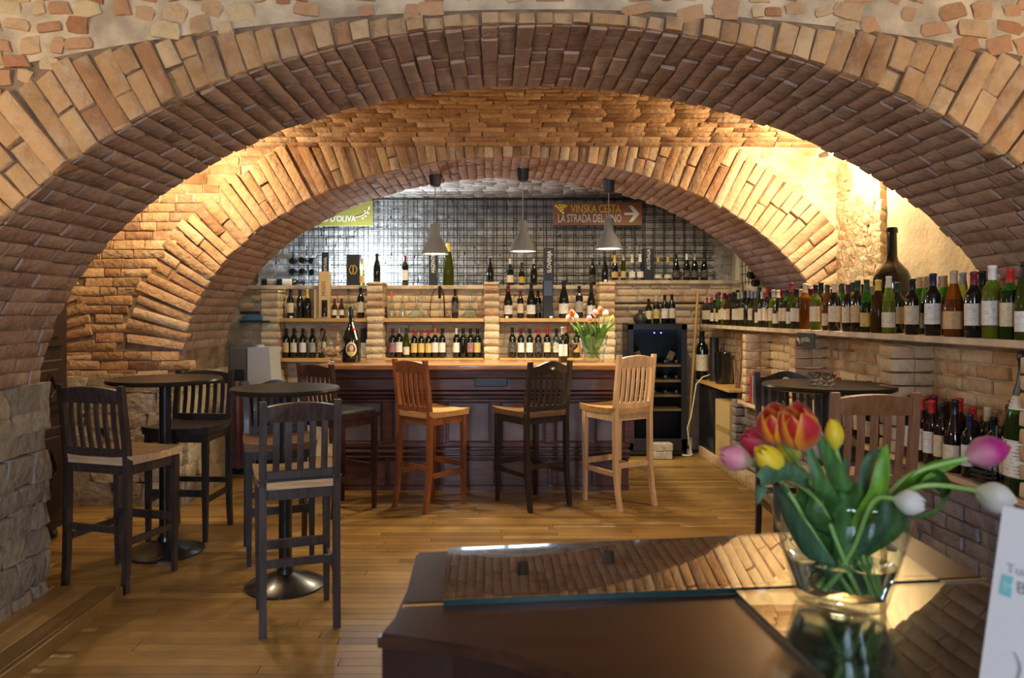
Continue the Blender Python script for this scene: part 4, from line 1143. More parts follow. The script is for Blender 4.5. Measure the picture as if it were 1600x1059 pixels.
oval(0, .034, .046, .115, mat('label_umber', (.16, .07, .03), .5), 'oval_label', .003)
oval(0, .018, .024, .125, mat('label_flesh', (.60, .36, .20), .5), 'oval_label', .0045)
oval(0, .030, .016, .082, mat('label_ochre', (.50, .36, .05), .5), 'oval_label', .0045)
b = MB(); b.tube([(.012 + .01 * i, -.028 - .0095 * i, .345 - .03 * i) for i in range(6)], [.006, .007, .009, .008, .007, .006], 6); b.build('ribbon', CAPS['white'], t, smooth=1)
MB().lathe([(0, -.012), (.016, -.006), (.016, .006), (0, .012)], 10, M=Matrix.Translation((.03, -.052, .285))).build('seal', CAPS['red'], t, smooth=.8)
bottle('dark wine bottle with white label standing on the bar counter', b_, 'dark', 'grey', 'white', ((879.5 - PX) / F * 6.52, 6.52, BARZ), .1, None, 1.02)
def wineglass(label, px, Y, red):
    t = thing('wine_glass', label, 'glass', ((px - PX) / F * Y, Y, BARZ))
    MB().lathe([(0, 0), (.034, .001), (.036, .003), (.008, .008), (.004, .02), (.004, .09), (.012, .10), (.036, .125), (.042, .155), (.038, .20), (.031, .225), (.0295, .225), (.0365, .20), (.0405, .155), (.034, .128), (.01, .104), (0, .102)], 18).build('bowl', G_CLEAR, t, smooth=.9)
    if red: MB().lathe([(0, .104), (.01, .1055), (.0335, .129), (.0395, .152), (0, .152)], 16).build('red_wine', mat('red_wine', (.05, .004, .008), .1), t, smooth=.9)
wineglass('wine glass holding red wine between the bar bottle and tulips', 896, 6.56, True)
wineglass('empty wine glass just left of the white-labelled bar bottle', 867, 6.66, False)

# ---- long shelf on the right
SHELF_NEAR = {  # pixel x of the bottles one can tell apart: (kind, glass, capsule, label, scale, row)
    1600: (f_, 'olive', 'black', 'white', 1.02, 0), 1577: (b_, 'green', 'red', 'cream', 1.03, 0), 1551: (b_, 'lime', 'white', 'white', 1.10, 0), 1537: (b_, 'olive', 'black', 'grey', 1.06, 1), 1522: (b_, 'dark', 'burgundy', 'white', 1.03, 0),
    1506: (f_, 'lime', 'grey', 'white', .98, 1), 1488: (u_, 'amber', 'beige', 'tan', 1.08, 0), 1474: (f_, 'green', 'beige', 'tan', .96, 1), 1459: (b_, 'dark', 'navy', 'white', 1.06, 0), 1449: (f_, 'green', 'beige', 'cream', .97, 1), 1435: (f_, 'green', 'beige', 'cream', .97, 1),
    1424: (b_, 'dark', 'black', 'cream', 1.0, 0), 1404: (b_, 'dark', 'green', 'cream', .98, 1), 1389: (f_, 'lime', 'cream', 'cream', 1.0, 0), 1372: (u_, 'brown', 'yellow', None, 1.03, 0), 1363: (b_, 'brown', 'grey', 'cream', .95, 1), 1353: (f_, 'green', 'green', 'yellow', .98, 0), 1340: (b_, 'dark', 'green', 'tan', 1.06, 0), 1332: (f_, 'lime', 'green', None, .98, 1), 1324.5: (b_, 'dark', 'purple', 'cream', 1.0, 0), 1314: (f_, 'green', 'green', None, .98, 1), 1303: (b_, 'dark', 'cream', 'cream', 1.05, 0), 1291: (f_, 'amber', 'green', 'cream', .95, 0), 1282: (b_, 'dark', 'black', 'cream', 1.12, 1), 1274: (b_, 'lime', 'black', 'cream', 1.05, 0), 1266: (f_, 'olive', 'green', 'cream', .95, 1), 1259: (b_, 'amber', 'cream', None, 1.10, 0)}
rows = {0: [], 1: [], 2: []}
XR = (2.255, 2.36, 2.47)
for px, v in SHELF_NEAR.items(): rows[v[5]].append((XR[v[5]] * F / (px - PX), v))
rr = random.Random(17)
def rnd():
    g = rr.choice(['dark', 'dark', 'dark', 'green', 'olive', 'lime', 'dark', 'brown'])
    kd = rr.choice([b_, b_, f_, u_]) if g != 'dark' else rr.choice([b_, b_, b_, u_])
    return (kd, g, rr.choice(['black', 'black', 'black', 'green', 'cream', 'beige', 'burgundy', 'grey']), rr.choice(['cream', 'white', 'cream', 'white', 'tan', None]), rr.uniform(.95, 1.06))
y = 5.52
while y < 8.05: rows[0].append((y, rnd())); y += rr.uniform(.082, .092)
y = 5.60
while y < 8.05: rows[1].append((y, rnd())); y += rr.uniform(.09, .11)
for y in [3.05 + .11 * i for i in range(45)]:
    if not (4.45 < y < 4.95) and rr.random() < .55: rows[2].append((y, rnd()))
wn_ = ['front', 'middle', 'rear']
def fix(px, kd, g, c, l, k): rows[0].append((XR[0] * F / (px - PX), (kd, g, c, l, k)))
for r_ in range(3):
    rows[r_].sort(key=lambda t: t[0])
    last = 0; n = 0
    for y, v in rows[r_]:
        if y - last < .078: y = last + .079
        last = y; n += 1
        if r_ == 0 and 6.2 < y < 6.29: v = (b_, 'dark', 'red', 'white', 1.05)
        if r_ == 0 and 7.75 < y: v = (b_, 'dark', 'red' if n % 2 else 'cream', 'cream', .95)
        s = '%s, %s from near end, long shelf %s row' % (descr(v[1], v[0], v[2], v[3]), ordw(n), wn_[r_])
        bottle(s, v[0], v[1], v[2], v[3], (XR[r_] + rr.uniform(-.008, .008), y, SHZ), -.75 + rr.uniform(-.3, .3), 'bottles crowded on the long right shelf', v[4], seg=18 if y < 5 else 12)
p = P(1395, 420, 4.72)
bottle('giant black balloon bottle standing behind the shelf bottles', 'balloon', 'dark', None, None, (2.60, 4.92, SHZ), 0, None, 1.02, seg=32, name='giant_bottle')

# ---- bottles on the ledge under the long shelf
n = 0; rr = random.Random(29)
ls = []
for y in (3.36, 3.47, 3.58, 3.70, 3.80, 3.89, 3.98, 4.07): ls.append((2.262, y))
for y in (3.38, 3.49, 3.60, 3.71, 3.82, 3.93, 4.04): ls.append((2.36, y))
for y in (4.42, 4.53, 4.66, 4.80, 4.95, 5.08, 5.25): ls.append((2.27, y))
for y in (4.58, 4.76, 4.97, 5.18): ls.append((2.37, y))
for i, (x, y) in enumerate(ls):
    if y < 3.5: x = 2.30 if x < 2.3 else 2.39
    front = x < 2.32
    if front and y < 4.2:
        v = {3.36: (b_, 'dark', 'gold', 'white', 1.06), 3.47: (b_, 'dark', 'black', 'white', 1.0), 3.58: (b_, 'dark', 'navy', 'white', 1.0), 3.70: (u_, 'red', 'black', 'cream', 1.18), 3.80: (b_, 'red', 'black', 'cream', 1.07), 3.89: (b_, 'red', 'red', 'white', 1.10), 3.98: (b_, 'red', 'red', 'white', 1.12), 4.07: (b_, 'red', 'burgundy', 'white', 1.12)}[y]
    else: v = (rr.choice([b_, b_, u_]), rr.choice(['dark', 'red']), rr.choice(['black', 'burgundy', 'black', 'red', 'cream']), rr.choice(['cream', 'white', None]), rr.uniform(1.04, 1.18))
    bay = 'nearest niche' if y < 4.2 else 'second niche'
    k = sum(1 for a, b2 in ls[:i + 1] if (a < 2.32) == front and (b2 < 4.2) == (y < 4.2))
    bottle('%s, %s in %s row, ledge %s' % (descr(v[1], v[0], v[2], v[3]), ordw(k), 'front' if front else 'rear', bay), v[0], v[1], v[2], v[3], (x, y, LEDZ), -.7 + rr.uniform(-.25, .25), 'bottles on the ledge under the long shelf', v[4], seg=18)
o = bottle('huge green sparkling bottle with white label at near end of ledge', c_, 'green', 'black', 'white', (2.285, 3.225, LEDZ), -.8, None, 1.98, seg=28, name='giant_bottle', lz=(.04, .12))
MB().lathe([(rad_at(PROF[c_][2], z) + .001, z) for z in (.185, .20, .215)], 10, a0=-pi / 2 - 1.1, a1=-pi / 2 + 1.1).build('neck_label', LABS['white'], o, smooth=1)

# ---- far end of the right side
BZ = .80
bottle('magnum with big cream label at far end of the pine board', b_, 'dark', 'black', 'cream', ((1097 - PX) / F * 8.05, 8.05, BZ), -.3, None, 1.72, seg=18)
o = MB().lathe([(0, 0), (.045, 0), (.045, .44), (.04, .45), (0, .45)], 18).build('black_tube', mat('tube_black', (.015, .015, .017), .5), None, smooth=.6, loc=((1116 - PX) / F * 7.85, 7.85, BZ)); tag(o, 'tall black tube carton beside the cream-labelled magnum', 'tube')
t = thing('ice_bucket', 'glossy black wine cooler bucket on the pine board', 'bucket', ((1129 - PX) / F * 7.55, 7.55, BZ))
MB().lathe([(0, 0), (.066, 0), (.075, .02), (.086, .30), (.090, .31), (.084, .31), (.078, .29), (.06, .03), (0, .03)], 22).build('shell', mat('bucket_black', (.008, .009, .012), .12, coat=.5), t, smooth=.7)
MB().lathe([(0, .03), (.036, .03), (.036, .20), (.018, .26), (.015, .36), (0, .36)], 14).build('cooling_bottle', G_DARK, t, smooth=.7)
t = thing('twig_bundle', 'bundle of dry vine twigs standing on the pine board', 'twigs', ((1152 - PX) / F * 7.1, 7.1, BZ))
rr = random.Random(4)
for i in range(9):
    a = rr.uniform(0, 6.28); l = rr.uniform(.22, .52)
    MB().tube([(.02 * cos(a), .02 * sin(a), 0), (.035 * cos(a) + .01, .035 * sin(a), l * .5), (.03 * cos(a + .4), .05 * sin(a), l)], .005, 5).build('twig', mat('twig', (.28, .16, .09), .8), t, smooth=1)
t = thing('cardboard_box', 'brown cardboard box under the pine board', 'box', (2.32, 7.28, .09))
KB = mat('cardboard', (.50, .36, .16), .75)
MB().box((0, 0, .285), (.22, .44, .57), bev=.004).build('carton', KB, t)
MB().box((-.111, 0, .30), (.003, .44, .05)).build('tape', mat('tape', (.38, .27, .10), .4), t)
t = thing('dark_void_box', 'low black box filling the dark space under the far end of pine board', 'dark void', (2.32, 7.80, .09))  # black box added to stand for the dark void under the board
MB().box((0, 0, .33), (.22, .56, .66), bev=.01).build('body', mat('void_black', (.012, .013, .018), .4), t)
MB().box((-.112, 0, .34), (.01, .52, .60), bev=.004).build('door', mat('void_front', (.010, .012, .02), .2, coat=.3), t)
# books, dark box and tasting glasses in the third niche
z_ = LEDZ
for i, (c, lab) in enumerate((('red', 'slim red book leading the row in the third niche'), ('burgundy', 'dark red book behind the slim red one in third niche'), ('grey', 'grey book last of the row in the third niche'))):
    o = MB().box((0, 0, .115), (.16, .022, .23), bev=.002).box((-.003, 0, .115), (.155, .018, .22)).build('book', CAPS[c], None, loc=(2.30, 6.52 - .03 * i, z_)); tag(o, lab, 'book', 'books in the third niche')
o = MB().box((0, 0, .08), (.15, .26, .16), bev=.005).box((0, 0, .17), (.16, .27, .02), bev=.004).build('storage_box', BOXB, None, loc=(2.325, 6.26, z_)); tag(o, 'dark storage box beside the books in the third niche', 'box')
for i in range(4):
    o = MB().lathe([(0, 0), (.026, 0), (.030, .09), (.028, .09), (.024, .006), (0, .006)], 14).build('tumbler', G_CLEAR, None, smooth=.8, loc=(2.27, 6.06 - .085 * i, z_)); tag(o, 'clear tumbler, %s from the dark box in the third niche' % ORD[i], 'glass', 'tumblers in the third niche')
# small glasses on the right table
for i, (dx, dy) in enumerate(((-.10, -.03), (-.055, -.09), (-.01, -.03), (-.04, .04))):
    o = MB().lathe([(0, 0), (.024, 0), (.026, .012), (.018, .022), (.020, .035), (.036, .068), (.033, .068), (.017, .038), (0, .034)], 16).build('glass_tealight', G_CRYSTAL, None, smooth=.8, loc=(1.935 + dx, 4.36 + dy - .02, 1.094))
    tag(o, 'small flared glass tealight holder on right table, %s of the cluster' % ['leftmost', 'nearest', 'rightmost', 'farthest'][i], 'glass', 'glass tealight holders on the right table')

# ---- wine fridge with its bottles, pavers, broom, cable
t = thing('wine_fridge', 'tall black wine fridge with glass front and wooden racks', 'fridge', (1.725, 8.08, 0))
FB = mat('fridge_black', (.014, .015, .019), .35, coat=.2)
fw, fh, fd = .62, 1.365, .30
b = MB(); b.box((0, fd / 2 - .01, .03 + fh / 2), (fw, .02, fh))
for s in (-1, 1): b.box((s * (fw / 2 - .015), 0, .03 + fh / 2), (.03, fd, fh), bev=.004)
b.box((0, 0, .05), (fw, fd, .06), bev=.004); b.box((0, 0, .03 + fh - .02), (fw, fd, .04), bev=.004)
b.build('cabinet', FB, t)
b = MB()
for s in (-1, 1): b.box((s * (fw / 2 - .03), -fd / 2 - .012, .05 + fh / 2), (.06, .024, fh - .04), bev=.004)
b.box((0, -fd / 2 - .012, .13), (fw, .024, .12), bev=.004); b.box((0, -fd / 2 - .012, fh - .005), (fw, .024, .06), bev=.004)
dr = b.build('door', FB, t)
MB().box((0, -fd / 2 - .006, .75), (fw - .12, .004, 1.12)).build('glass_pane', mat('fridge_glass', (.7, .75, .8), 0.02, trans=1.0, ior=1.02), dr)
RACK = mat('rack_beech', (.62, .38, .13), .5)
for i, py in enumerate((571, 595, 618, 640)):
    z = EYE - (py - PY) / F * 7.98
    MB().box((.03, 0, z), (fw - .14, fd - .05, .022), bev=.002).build('rack', RACK, t)
    for k in range(4 if i < 3 else 1):
        x = -.14 + .115 * k
        MB().lathe([(0, -.13), (.013, -.13), (.014, -.06), (.036, -.02), (.036, .12), (0, .12)], 12, M=Matrix.Rotation(-pi / 2, 4, 'X') @ Matrix.Identity(4)).build('racked_bottle', G_DARK, t, smooth=.8, loc=(x, .0, z + .048))
        MB().lathe([(0, 0), (.0135, 0), (.0135, .012), (0, .012)], 10, M=Matrix.Rotation(pi / 2, 4, 'X')).build('bottle_end', CAPS['beige'], t, loc=(x, -.128, z + .048))
for i, (x, a) in enumerate(((-.16, -.35), (.13, .45))):
    M = Matrix.Translation((x, -.06, .99)) @ Matrix.Rotation(a, 4, 'Y')
    MB().lathe([(0, 0), (.036, .0), (.036, .15), (.015, .19), (.014, .24), (0, .24)], 12, M=M).build('racked_bottle', G_DARK, t, smooth=.8)
    MB().lathe([(.037, .03), (.037, .12)], 10, M=M, a0=-pi / 2 - 1.2, a1=-pi / 2 + 1.2).build('paper_label', LABS['tan'], t, smooth=1)
for x in (-.035, .035):
    MB().lathe([(0, -.003), (.007, 0), (0, .003)], 8, M=Matrix.Rotation(pi / 2, 4, 'X')).build('indicator_light', mat('led_blue', (.05, .08, 1), emit=(.06, .10, 1), estr=14), t, loc=(x, -fd / 2 - .028, 1.30))
FZ = .03 + fh
for i, (px, kd, cp, lb, k) in enumerate(((1013.5, b_, 'black', 'cream', .88), (1026, b_, 'cream', 'yellow', .98), (1038.5, b_, 'black', 'white', 1.02), (1050.5, b_, 'black', 'cream', 1.04))):
    bottle('%s, %s from left on top of the wine fridge' % (descr('dark', kd, cp, lb), ORD[i]), kd, 'dark', cp, lb, ((px - PX) / F * 8.02, 8.02 + .02 * (i % 2), FZ), 0, 'bottles on top of the wine fridge', k)
t = thing('clay_wine_jug', 'squat dark round jug at left on the wine fridge', 'jug', ((1001 - PX) / F * 8.0, 8.02, FZ))
CJ = mat('jug_dark', (.05, .045, .035), .4, coat=.2)
MB().lathe([(0, 0), (.05, 0), (.072, .03), (.075, .06), (.05, .10), (.02, .115), (.017, .14), (.02, .145), (0, .145)], 20).build('body', CJ, t, smooth=.8)
MB().tube([(.018, 0, .13), (.05, 0, .14), (.062, 0, .115), (.055, 0, .095)], .006, 6).build('handle', CJ, t, smooth=1)
PAV = mat('paver', (.40, .36, .28), .95, noise=.25, nscale=20, bump=.8, bscale=60)
for i in range(2):
    g = G(1034, 716)
    o = MB().box((0, 0, .042), (.19, .12, .082), bev=.008, rz=.06 * i).build('paving_block', PAV, None, loc=(g.x + .004 * i, g.y - .02, .001 + .083 * i)); tag(o, ['concrete paving block lying on the floor before the wine fridge', 'concrete paving block on top of the other before the fridge'][i], 'block', 'paving blocks')
t = thing('broom_handle', 'long yellow wooden pole leaning in the corner by the fridge', 'pole', (0, 0, 0))
a, c = P(1074, 700, 7.95), P(1090.5, 458, 8.14); a.z = max(a.z, .012)
MB().tube([a, a.lerp(c, .5), c], .014, 10).build('pole', mat('pole_wood', (.58, .36, .10), .5), t, smooth=1)
MB().lathe([(0, -.006), (.018, 0), (.018, .03), (0, .03)], 10, M=Matrix.Translation(a)).build('ferrule', mat('grid_iron', (.045, .038, .03)), t)
t = thing('power_strip', 'white power strip with coiled white cable on the floor by the fridge', 'cable', (0, 0, 0))
WP = mat('plastic_white', (.70, .67, .58), .4)
pts = [P(1110, 585, 7.9), P(1098, 589, 7.85), P(1088, 600, 7.85), P(1084, 625, 7.85), P(1080, 650, 7.85), P(1074, 668, 7.85), P(1077, 694, 7.9)]
g = G(1074, 713)
for i in range(22): 
    a_ = i * 2 * pi / 9; pts.append(Vector((g.x + .055 * cos(a_), g.y + .045 * sin(a_), .012 + .004 * (i / 6))))
MB().tube(pts, .006, 6).build('cord', WP, t, smooth=1)
M = Matrix.Translation((g.x + .03, g.y + .02, .095)) @ Matrix.Rotation(-.5, 4, 'X') @ Matrix.Rotation(.25, 4, 'Y')
b = MB(); b.box((g.x + .03, g.y + .06, .10), (.055, .04, .19), rx=-.35, ry=.15, bev=.01); b.build('socket_block', WP, t)

# ---- left side: machine, counter, cloth
t = thing('side_counter', 'dark low side counter behind the left pier of the arch', 'counter', (-2.33, 7.27, 0))
NAVY = mat('counter_navy', (.015, .016, .024), .5)
MB().box((0, 0, .39), (.80, .40, .78)).build('body', NAVY, t); MB().box((0, 0, .795), (.84, .44, .03), bev=.004).build('worktop', BLACK_TOP, t)
t = thing('coffee_machine', 'boxy grey coffee machine with darker side on the side counter', 'machine', (-2.27, 7.22, .81))
GP = mat('machine_grey', (.46, .48, .48), .3, coat=.2)
poly = [(-.16, 0), (.17, 0), (.155, .27), (.13, .375), (-.15, .375)]
MB().prism([(-.02, 0), (.21, 0), (.18, .375), (-.02, .375)], -.17, .17, Matrix.Rotation(pi / 2, 4, 'X')).build('housing', GP, t)
MB().box((-.11, 0, .185), (.17, .32, .37), bev=.006).build('brew_unit', mat('machine_dark', (.16, .14, .125), .35, metal=.3), t)
MB().lathe([(0, 0), (.045, 0), (.045, .018), (0, .022)], 16).build('filler_cap', GP, t, smooth=.6, loc=(.04, 0, .375))
MB().box((-.11, -.163, .10), (.12, .012, .14), bev=.004).build('drip_recess', mat('tube_black', (.015, .015, .017)), t)
t = thing('wall_bracket', 'small dark wall bracket with blue packet above the coffee machine', 'bracket', (-2.40, 7.60, 1.42))
MB().box((0, .08, 0), (.30, .16, .02)).box((.16, .1, .05), (.02, .04, .12), ry=.4).box((-.08, .1, .09), (.18, .05, .03)).build('tray', mat('tube_black', (.015, .015, .017)), t)
MB().box((-.02, .05, .035), (.20, .09, .05), bev=.006).build('packet', mat('packet_blue', (.04, .14, .20), .5), t)
MAUVEC = mat('cloth_mauve', (.19, .085, .10), .85, noise=.2, nscale=10, sheen=.3)
b = MB(); rows_ = []
for j in range(13):
    z = .88 - .80 * j / 12; rws = []
    for i in range(25):
        u = i / 24; wv = .022 * sin(u * 22 + j * .15) * (.4 + j / 14); x = -2.46 + (.20 + .10 * j / 12) * u
        rws.append(Vector((x, 6.95 - .02 * (j / 12) + wv, z)))
    rows_.append(rws)
b.grid(rows_); o = b.build('mauve_cloth', MAUVEC, None, smooth=1.2)
m_ = o.modifiers.new('thickness', 'SOLIDIFY'); m_.thickness = .006
tag(o, 'mauve cloth hanging in folds in front of the side counter', 'cloth')
# ================================================================ PIANO WITH GLASS PANES, VASES, TULIPS, CARD
PZ, S = 1.0, 1.0
WPI = mat('piano_walnut', (.036, .015, .009), .24, noise=.3, nscale=5, stretch=(1, 7, 7), coat=.12)
FLp, FRp, SLp, SRp = (-.161, 1.586), (.95, 1.785), (-.155, 1.297), (.935, 1.428)
curve = [(-.18, 1.18), (-.123, 1.168), (-.068, 1.157), (-.02, 1.138), (.028, 1.113), (.075, 1.077), (.12, 1.037), (.164, .984), (.205, .93), (.253, .856), (.30, .78), (.363, .70), (.43, .62), (.52, .56), (.62, .52), (.97, .48)]
t = thing('grand_piano', 'dark brown grand piano with curved side in the foreground', 'piano', (.4, 1.2, 0))
OFF = Matrix.Translation((-.4, -1.2, 0))
def top_bevel(b): bmesh.ops.bevel(b.bm, geom=[e_ for e_ in b.bm.edges if all(v.co.z > PZ - .001 for v in e_.verts)], offset=.006, segments=3, affect='EDGES')
b = MB(); b.prism([SLp] + curve + [SRp], PZ - .022, PZ, OFF); top_bevel(b); b.build('lid', WPI, t, smooth=.6)
e2 = lambda p: (p[0], p[1] + .004)
b = MB(); b.prism([FLp, e2(SLp), e2(SRp), FRp], PZ - .022, PZ, OFF); top_bevel(b); b.build('lid_flap', WPI, t, smooth=.6)
BR = mat('hinge_brass', (.45, .28, .10), .35, metal=.9)
a, c = Vector((*SLp, PZ - .0035)), Vector((*SRp, PZ - .0035))
MB().tube([a - Vector((.4, 1.2 - .002, 0)), c - Vector((.4, 1.2 - .002, 0))], .003, 6).build('hinge', BR, t, smooth=1)
ins = [(x + (.006 if x < .2 else -.015), y + (.006 if y < 1.3 else -.012)) for x, y in [FLp] + curve + [FRp]]
b = MB(); b.prism(ins, PZ - .36, PZ - .023, OFF); b.build('case', mat('piano_case', (.020, .009, .009), .22, coat=.3), t)
for x, y in ((-.05, 1.33), (.80, 1.55), (.82, .68)):
    MB().lathe([(0, 0), (.03, 0), (.036, .05), (.03, .08), (.05, .45), (.055, .62), (.07, .64), (0, .64)], 16).build('leg', WPI, t, smooth=.7, loc=(x - .4, y - 1.2, 0))
PANE = mat('pane_glass', (.88, .95, .93), .01, trans=1.0, ior=1.55)
PEDGE = mat('pane_edge', (.004, .026, .026), .2)
def pane(label, pts):
    t = thing('table_glass', label, 'pane', (0, 0, 0), 0, 'glass panes on the piano')
    b = MB(); b.prism(pts, PZ + .0008, PZ + .0105); b.build('sheet', PANE, t)
    n = len(pts)
    b = MB()
    for i in range(n):
        p, q = Vector((*pts[i], 0)), Vector((*pts[(i + 1) % n], 0)); d_ = (q - p).normalized(); o_ = Vector((d_.y, -d_.x, 0)) * .0006
        v = [b.bm.verts.new(w) for w in (p + o_ + Z * (PZ + .001), q + o_ + Z * (PZ + .001), q + o_ + Z * (PZ + .0102), p + o_ + Z * (PZ + .0102))]
        b.bm.faces.new(v)
    b.build('green_edge', PEDGE, t)
pane('greenish-edged glass pane along the far side of the piano', [(-.084, 1.291), (.823, 1.392), (.86, 1.712), (-.094, 1.578)])
pane('greenish-edged glass pane beneath the tulip vase', [(.429, 1.336), (.470, .70), (.86, .66), (.90, 1.386)])

# ---- tulips
def petal_material(name, base, tip, edge=None):
    m = bpy.data.materials.new(name); nt, b = nodes_of(m); N, L = nt.nodes, nt.links
    al = N.new('ShaderNodeAttribute'); al.attribute_name = 'along'; ed = N.new('ShaderNodeAttribute'); ed.attribute_name = 'edge'
    mx = N.new('ShaderNodeMix'); mx.data_type = 'RGBA'; mx.inputs[6].default_value = (*base, 1); mx.inputs[7].default_value = (*tip, 1)
    r = N.new('ShaderNodeMapRange'); r.inputs[1].default_value = .1; r.inputs[2].default_value = .6; L.new(al.outputs['Fac'], r.inputs[0]); L.new(r.outputs[0], mx.inputs[0])
    out = mx.outputs[2]
    if edge:
        m2 = N.new('ShaderNodeMix'); m2.data_type = 'RGBA'; m2.inputs[7].default_value = (*edge, 1)
        r2 = N.new('ShaderNodeMapRange'); r2.inputs[1].default_value = .45; r2.inputs[2].default_value = .85; L.new(ed.outputs['Fac'], r2.inputs[0])
        L.new(out, m2.inputs[6]); L.new(r2.outputs[0], m2.inputs[0]); out = m2.outputs[2]
    L.new(out, b.inputs['Base Color']); b.inputs['Roughness'].default_value = .5; b.inputs['Sheen Weight'].default_value = .15
    tr = N.new('ShaderNodeBsdfTranslucent'); L.new(out, tr.inputs['Color']); ms = N.new('ShaderNodeMixShader'); ms.inputs[0].default_value = .35
    L.new(b.outputs[0], ms.inputs[1]); L.new(tr.outputs[0], ms.inputs[2]); L.new(ms.outputs[0], N['Material Output'].inputs[0])
    return m
PT = dict(flame=petal_material('petal_flame', (.75, .30, .02), (.50, .015, .015), (.85, .33, .01)), redpink=petal_material('petal_redpink', (.70, .55, .25), (.55, .02, .06), (.62, .12, .10)), yellow=petal_material('petal_yellow', (.70, .58, .05), (.80, .58, .01)), pink=petal_material('petal_pink', (.75, .62, .35), (.72, .26, .33)), pale=petal_material('petal_palepink', (.72, .60, .50), (.72, .45, .42)), white=petal_material('petal_white', (.70, .72, .55), (.80, .76, .70)), magenta=petal_material('petal_magenta', (.62, .28, .32), (.50, .015, .20)), cream=petal_material('petal_cream', (.7, .62, .2), (.78, .72, .48)))
LEAF = mat('tulip_leaf', (.09, .22, .05), .42, noise=.35, nscale=6, stretch=(14, 14, 2))
LEAF_B = mat('tulip_leaf_grey', (.10, .20, .095), .45, noise=.3, nscale=6, stretch=(14, 14, 2))
LEAF_L = mat('tulip_leaf_light', (.20, .42, .04), .42, noise=.25, nscale=6, stretch=(14, 14, 2))
STEM = mat('tulip_stem', (.22, .36, .08), .45)
def interp(tab, u):
    for (a, x), (b_2, y) in zip(tab, tab[1:]):
        if a <= u <= b_2: return x + (y - x) * (u - a) / (b_2 - a)
    return tab[-1][1]
def petal_mesh(m, L, Rr, opn, inner, seed):
    r = random.Random(seed)
    RT = [(0, .12), (.15, .62), (.4, 1.0), (.65, .95 + .15 * opn), (.85, .68 + .5 * opn), (1, .36 + .9 * opn)]
    WT = [(0, .35), (.25, .95), (.55, 1.0), (.8, .74), (.93, .42), (1, .08)]
    nu, nv = 9, 6; bm = bmesh.new(); V = []; att = []
    for i in range(nu + 1):
        u = i / nu; row_ = []
        for j in range(nv + 1):
            v = -1 + 2 * j / nv; rad = Rr * interp(RT, u) * (.88 if inner else 1.0) * (1 - .07 * v * v)
            ang = v * 1.02 * interp(WT, u); 
            row_.append(bm.verts.new((rad * cos(ang), rad * sin(ang), L * u * (1 + r.uniform(-.01, .01)) - .03 * L * v * v * (1 - u)))); att.append((u, abs(v)))
        V.append(row_)
    for a, b_2 in zip(V, V[1:]):
        for j in range(nv): bm.faces.new((a[j], a[j + 1], b_2[j + 1], b_2[j]))
    me = bpy.data.meshes.new('petal'); bm.to_mesh(me); bm.free()
    for nme, k in (('along', 0), ('edge', 1)):
        at = me.attributes.new(nme, 'FLOAT', 'POINT')
        for i, x in enumerate(att): at.data[i].value = x[k]
    me.materials.append(m); me.shade_smooth(); return me
def bez(p0, p1, p2, n=12):
    return [(1 - t_) ** 2 * p0 + 2 * t_ * (1 - t_) * p1 + t_ * t_ * p2 for t_ in (i / n for i in range(n + 1))]
def leaf_mesh(m, pts, width, side, fold=.35, thick=.0010):
    """blade along pts; side = direction across the blade"""
    b = MB(); WT = [(0, .22), (.15, .7), (.4, 1), (.65, .85), (.88, .4), (1, .03)]
    rows_ = []; n = len(pts) - 1
    for i, p in enumerate(pts):
        tg = (pts[min(n, i + 1)] - pts[max(0, i - 1)]).normalized()
        s_ = (side - tg * side.dot(tg)).normalized(); nn = tg.cross(s_)
        w = width * interp(WT, i / n) * .5
        rows_.append([p + s_ * (v * w) + nn * (abs(v) ** 1.5 * w * fold) for v in (-1, -.66, -.33, 0, .33, .66, 1)])
    b.grid(rows_)
    r = bmesh.ops.solidify(b.bm, geom=list(b.bm.faces), thickness=thick)
    return b.mesh('leaf', m, smooth=1.2)
def tulip(label, base, tip, width, pm, stem_pts, opn=0.0, leaves=(), group=None, srad=.0042, seed=0, np_=6):
    """base, tip: world points of the flower; stem_pts: world points from the cut end to the flower"""
    t = thing('tulip', label, 'tulip', stem_pts[0], 0, group); o0 = Vector(stem_pts[0])
    ax = (tip - base); L = ax.length
    q = Z.rotation_difference(ax.normalized())
    for i in range(np_):
        inner = i >= 3
        o = link('petal', petal_mesh(PT[pm], L * (.97 if inner else 1), width / 2, opn * (1.25 if not inner else 1), inner, seed * 10 + i), t, base - o0)
        o.rotation_mode = 'QUATERNION'; o.rotation_quaternion = q @ Matrix.Rotation(seed + (i % 3) * 2 * pi / 3 + (pi / 3 if inner else 0), 4, 'Z').to_quaternion()
    # smooth stem
    sp = [Vector(p) for p in stem_pts] + [base]
    path = []
    for i in range(len(sp) - 1):
        p0, p1, p2, p3 = sp[max(0, i - 1)], sp[i], sp[i + 1], sp[min(len(sp) - 1, i + 2)]
        for k in range(5):
            u = k / 5
            path.append(.5 * ((2 * p1) + (p2 - p0) * u + (2 * p0 - 5 * p1 + 4 * p2 - p3) * u * u + (3 * p1 - p0 - 3 * p2 + p3) * u ** 3) - o0)
    path.append(base - o0 + ax * .04)
    MB().tube(path, srad, 7).build('stem', STEM, t, smooth=1)
    for (pts, w, m, side) in leaves:
        link('leaf', leaf_mesh(m, [p - o0 for p in pts], w, side), t)
    return t

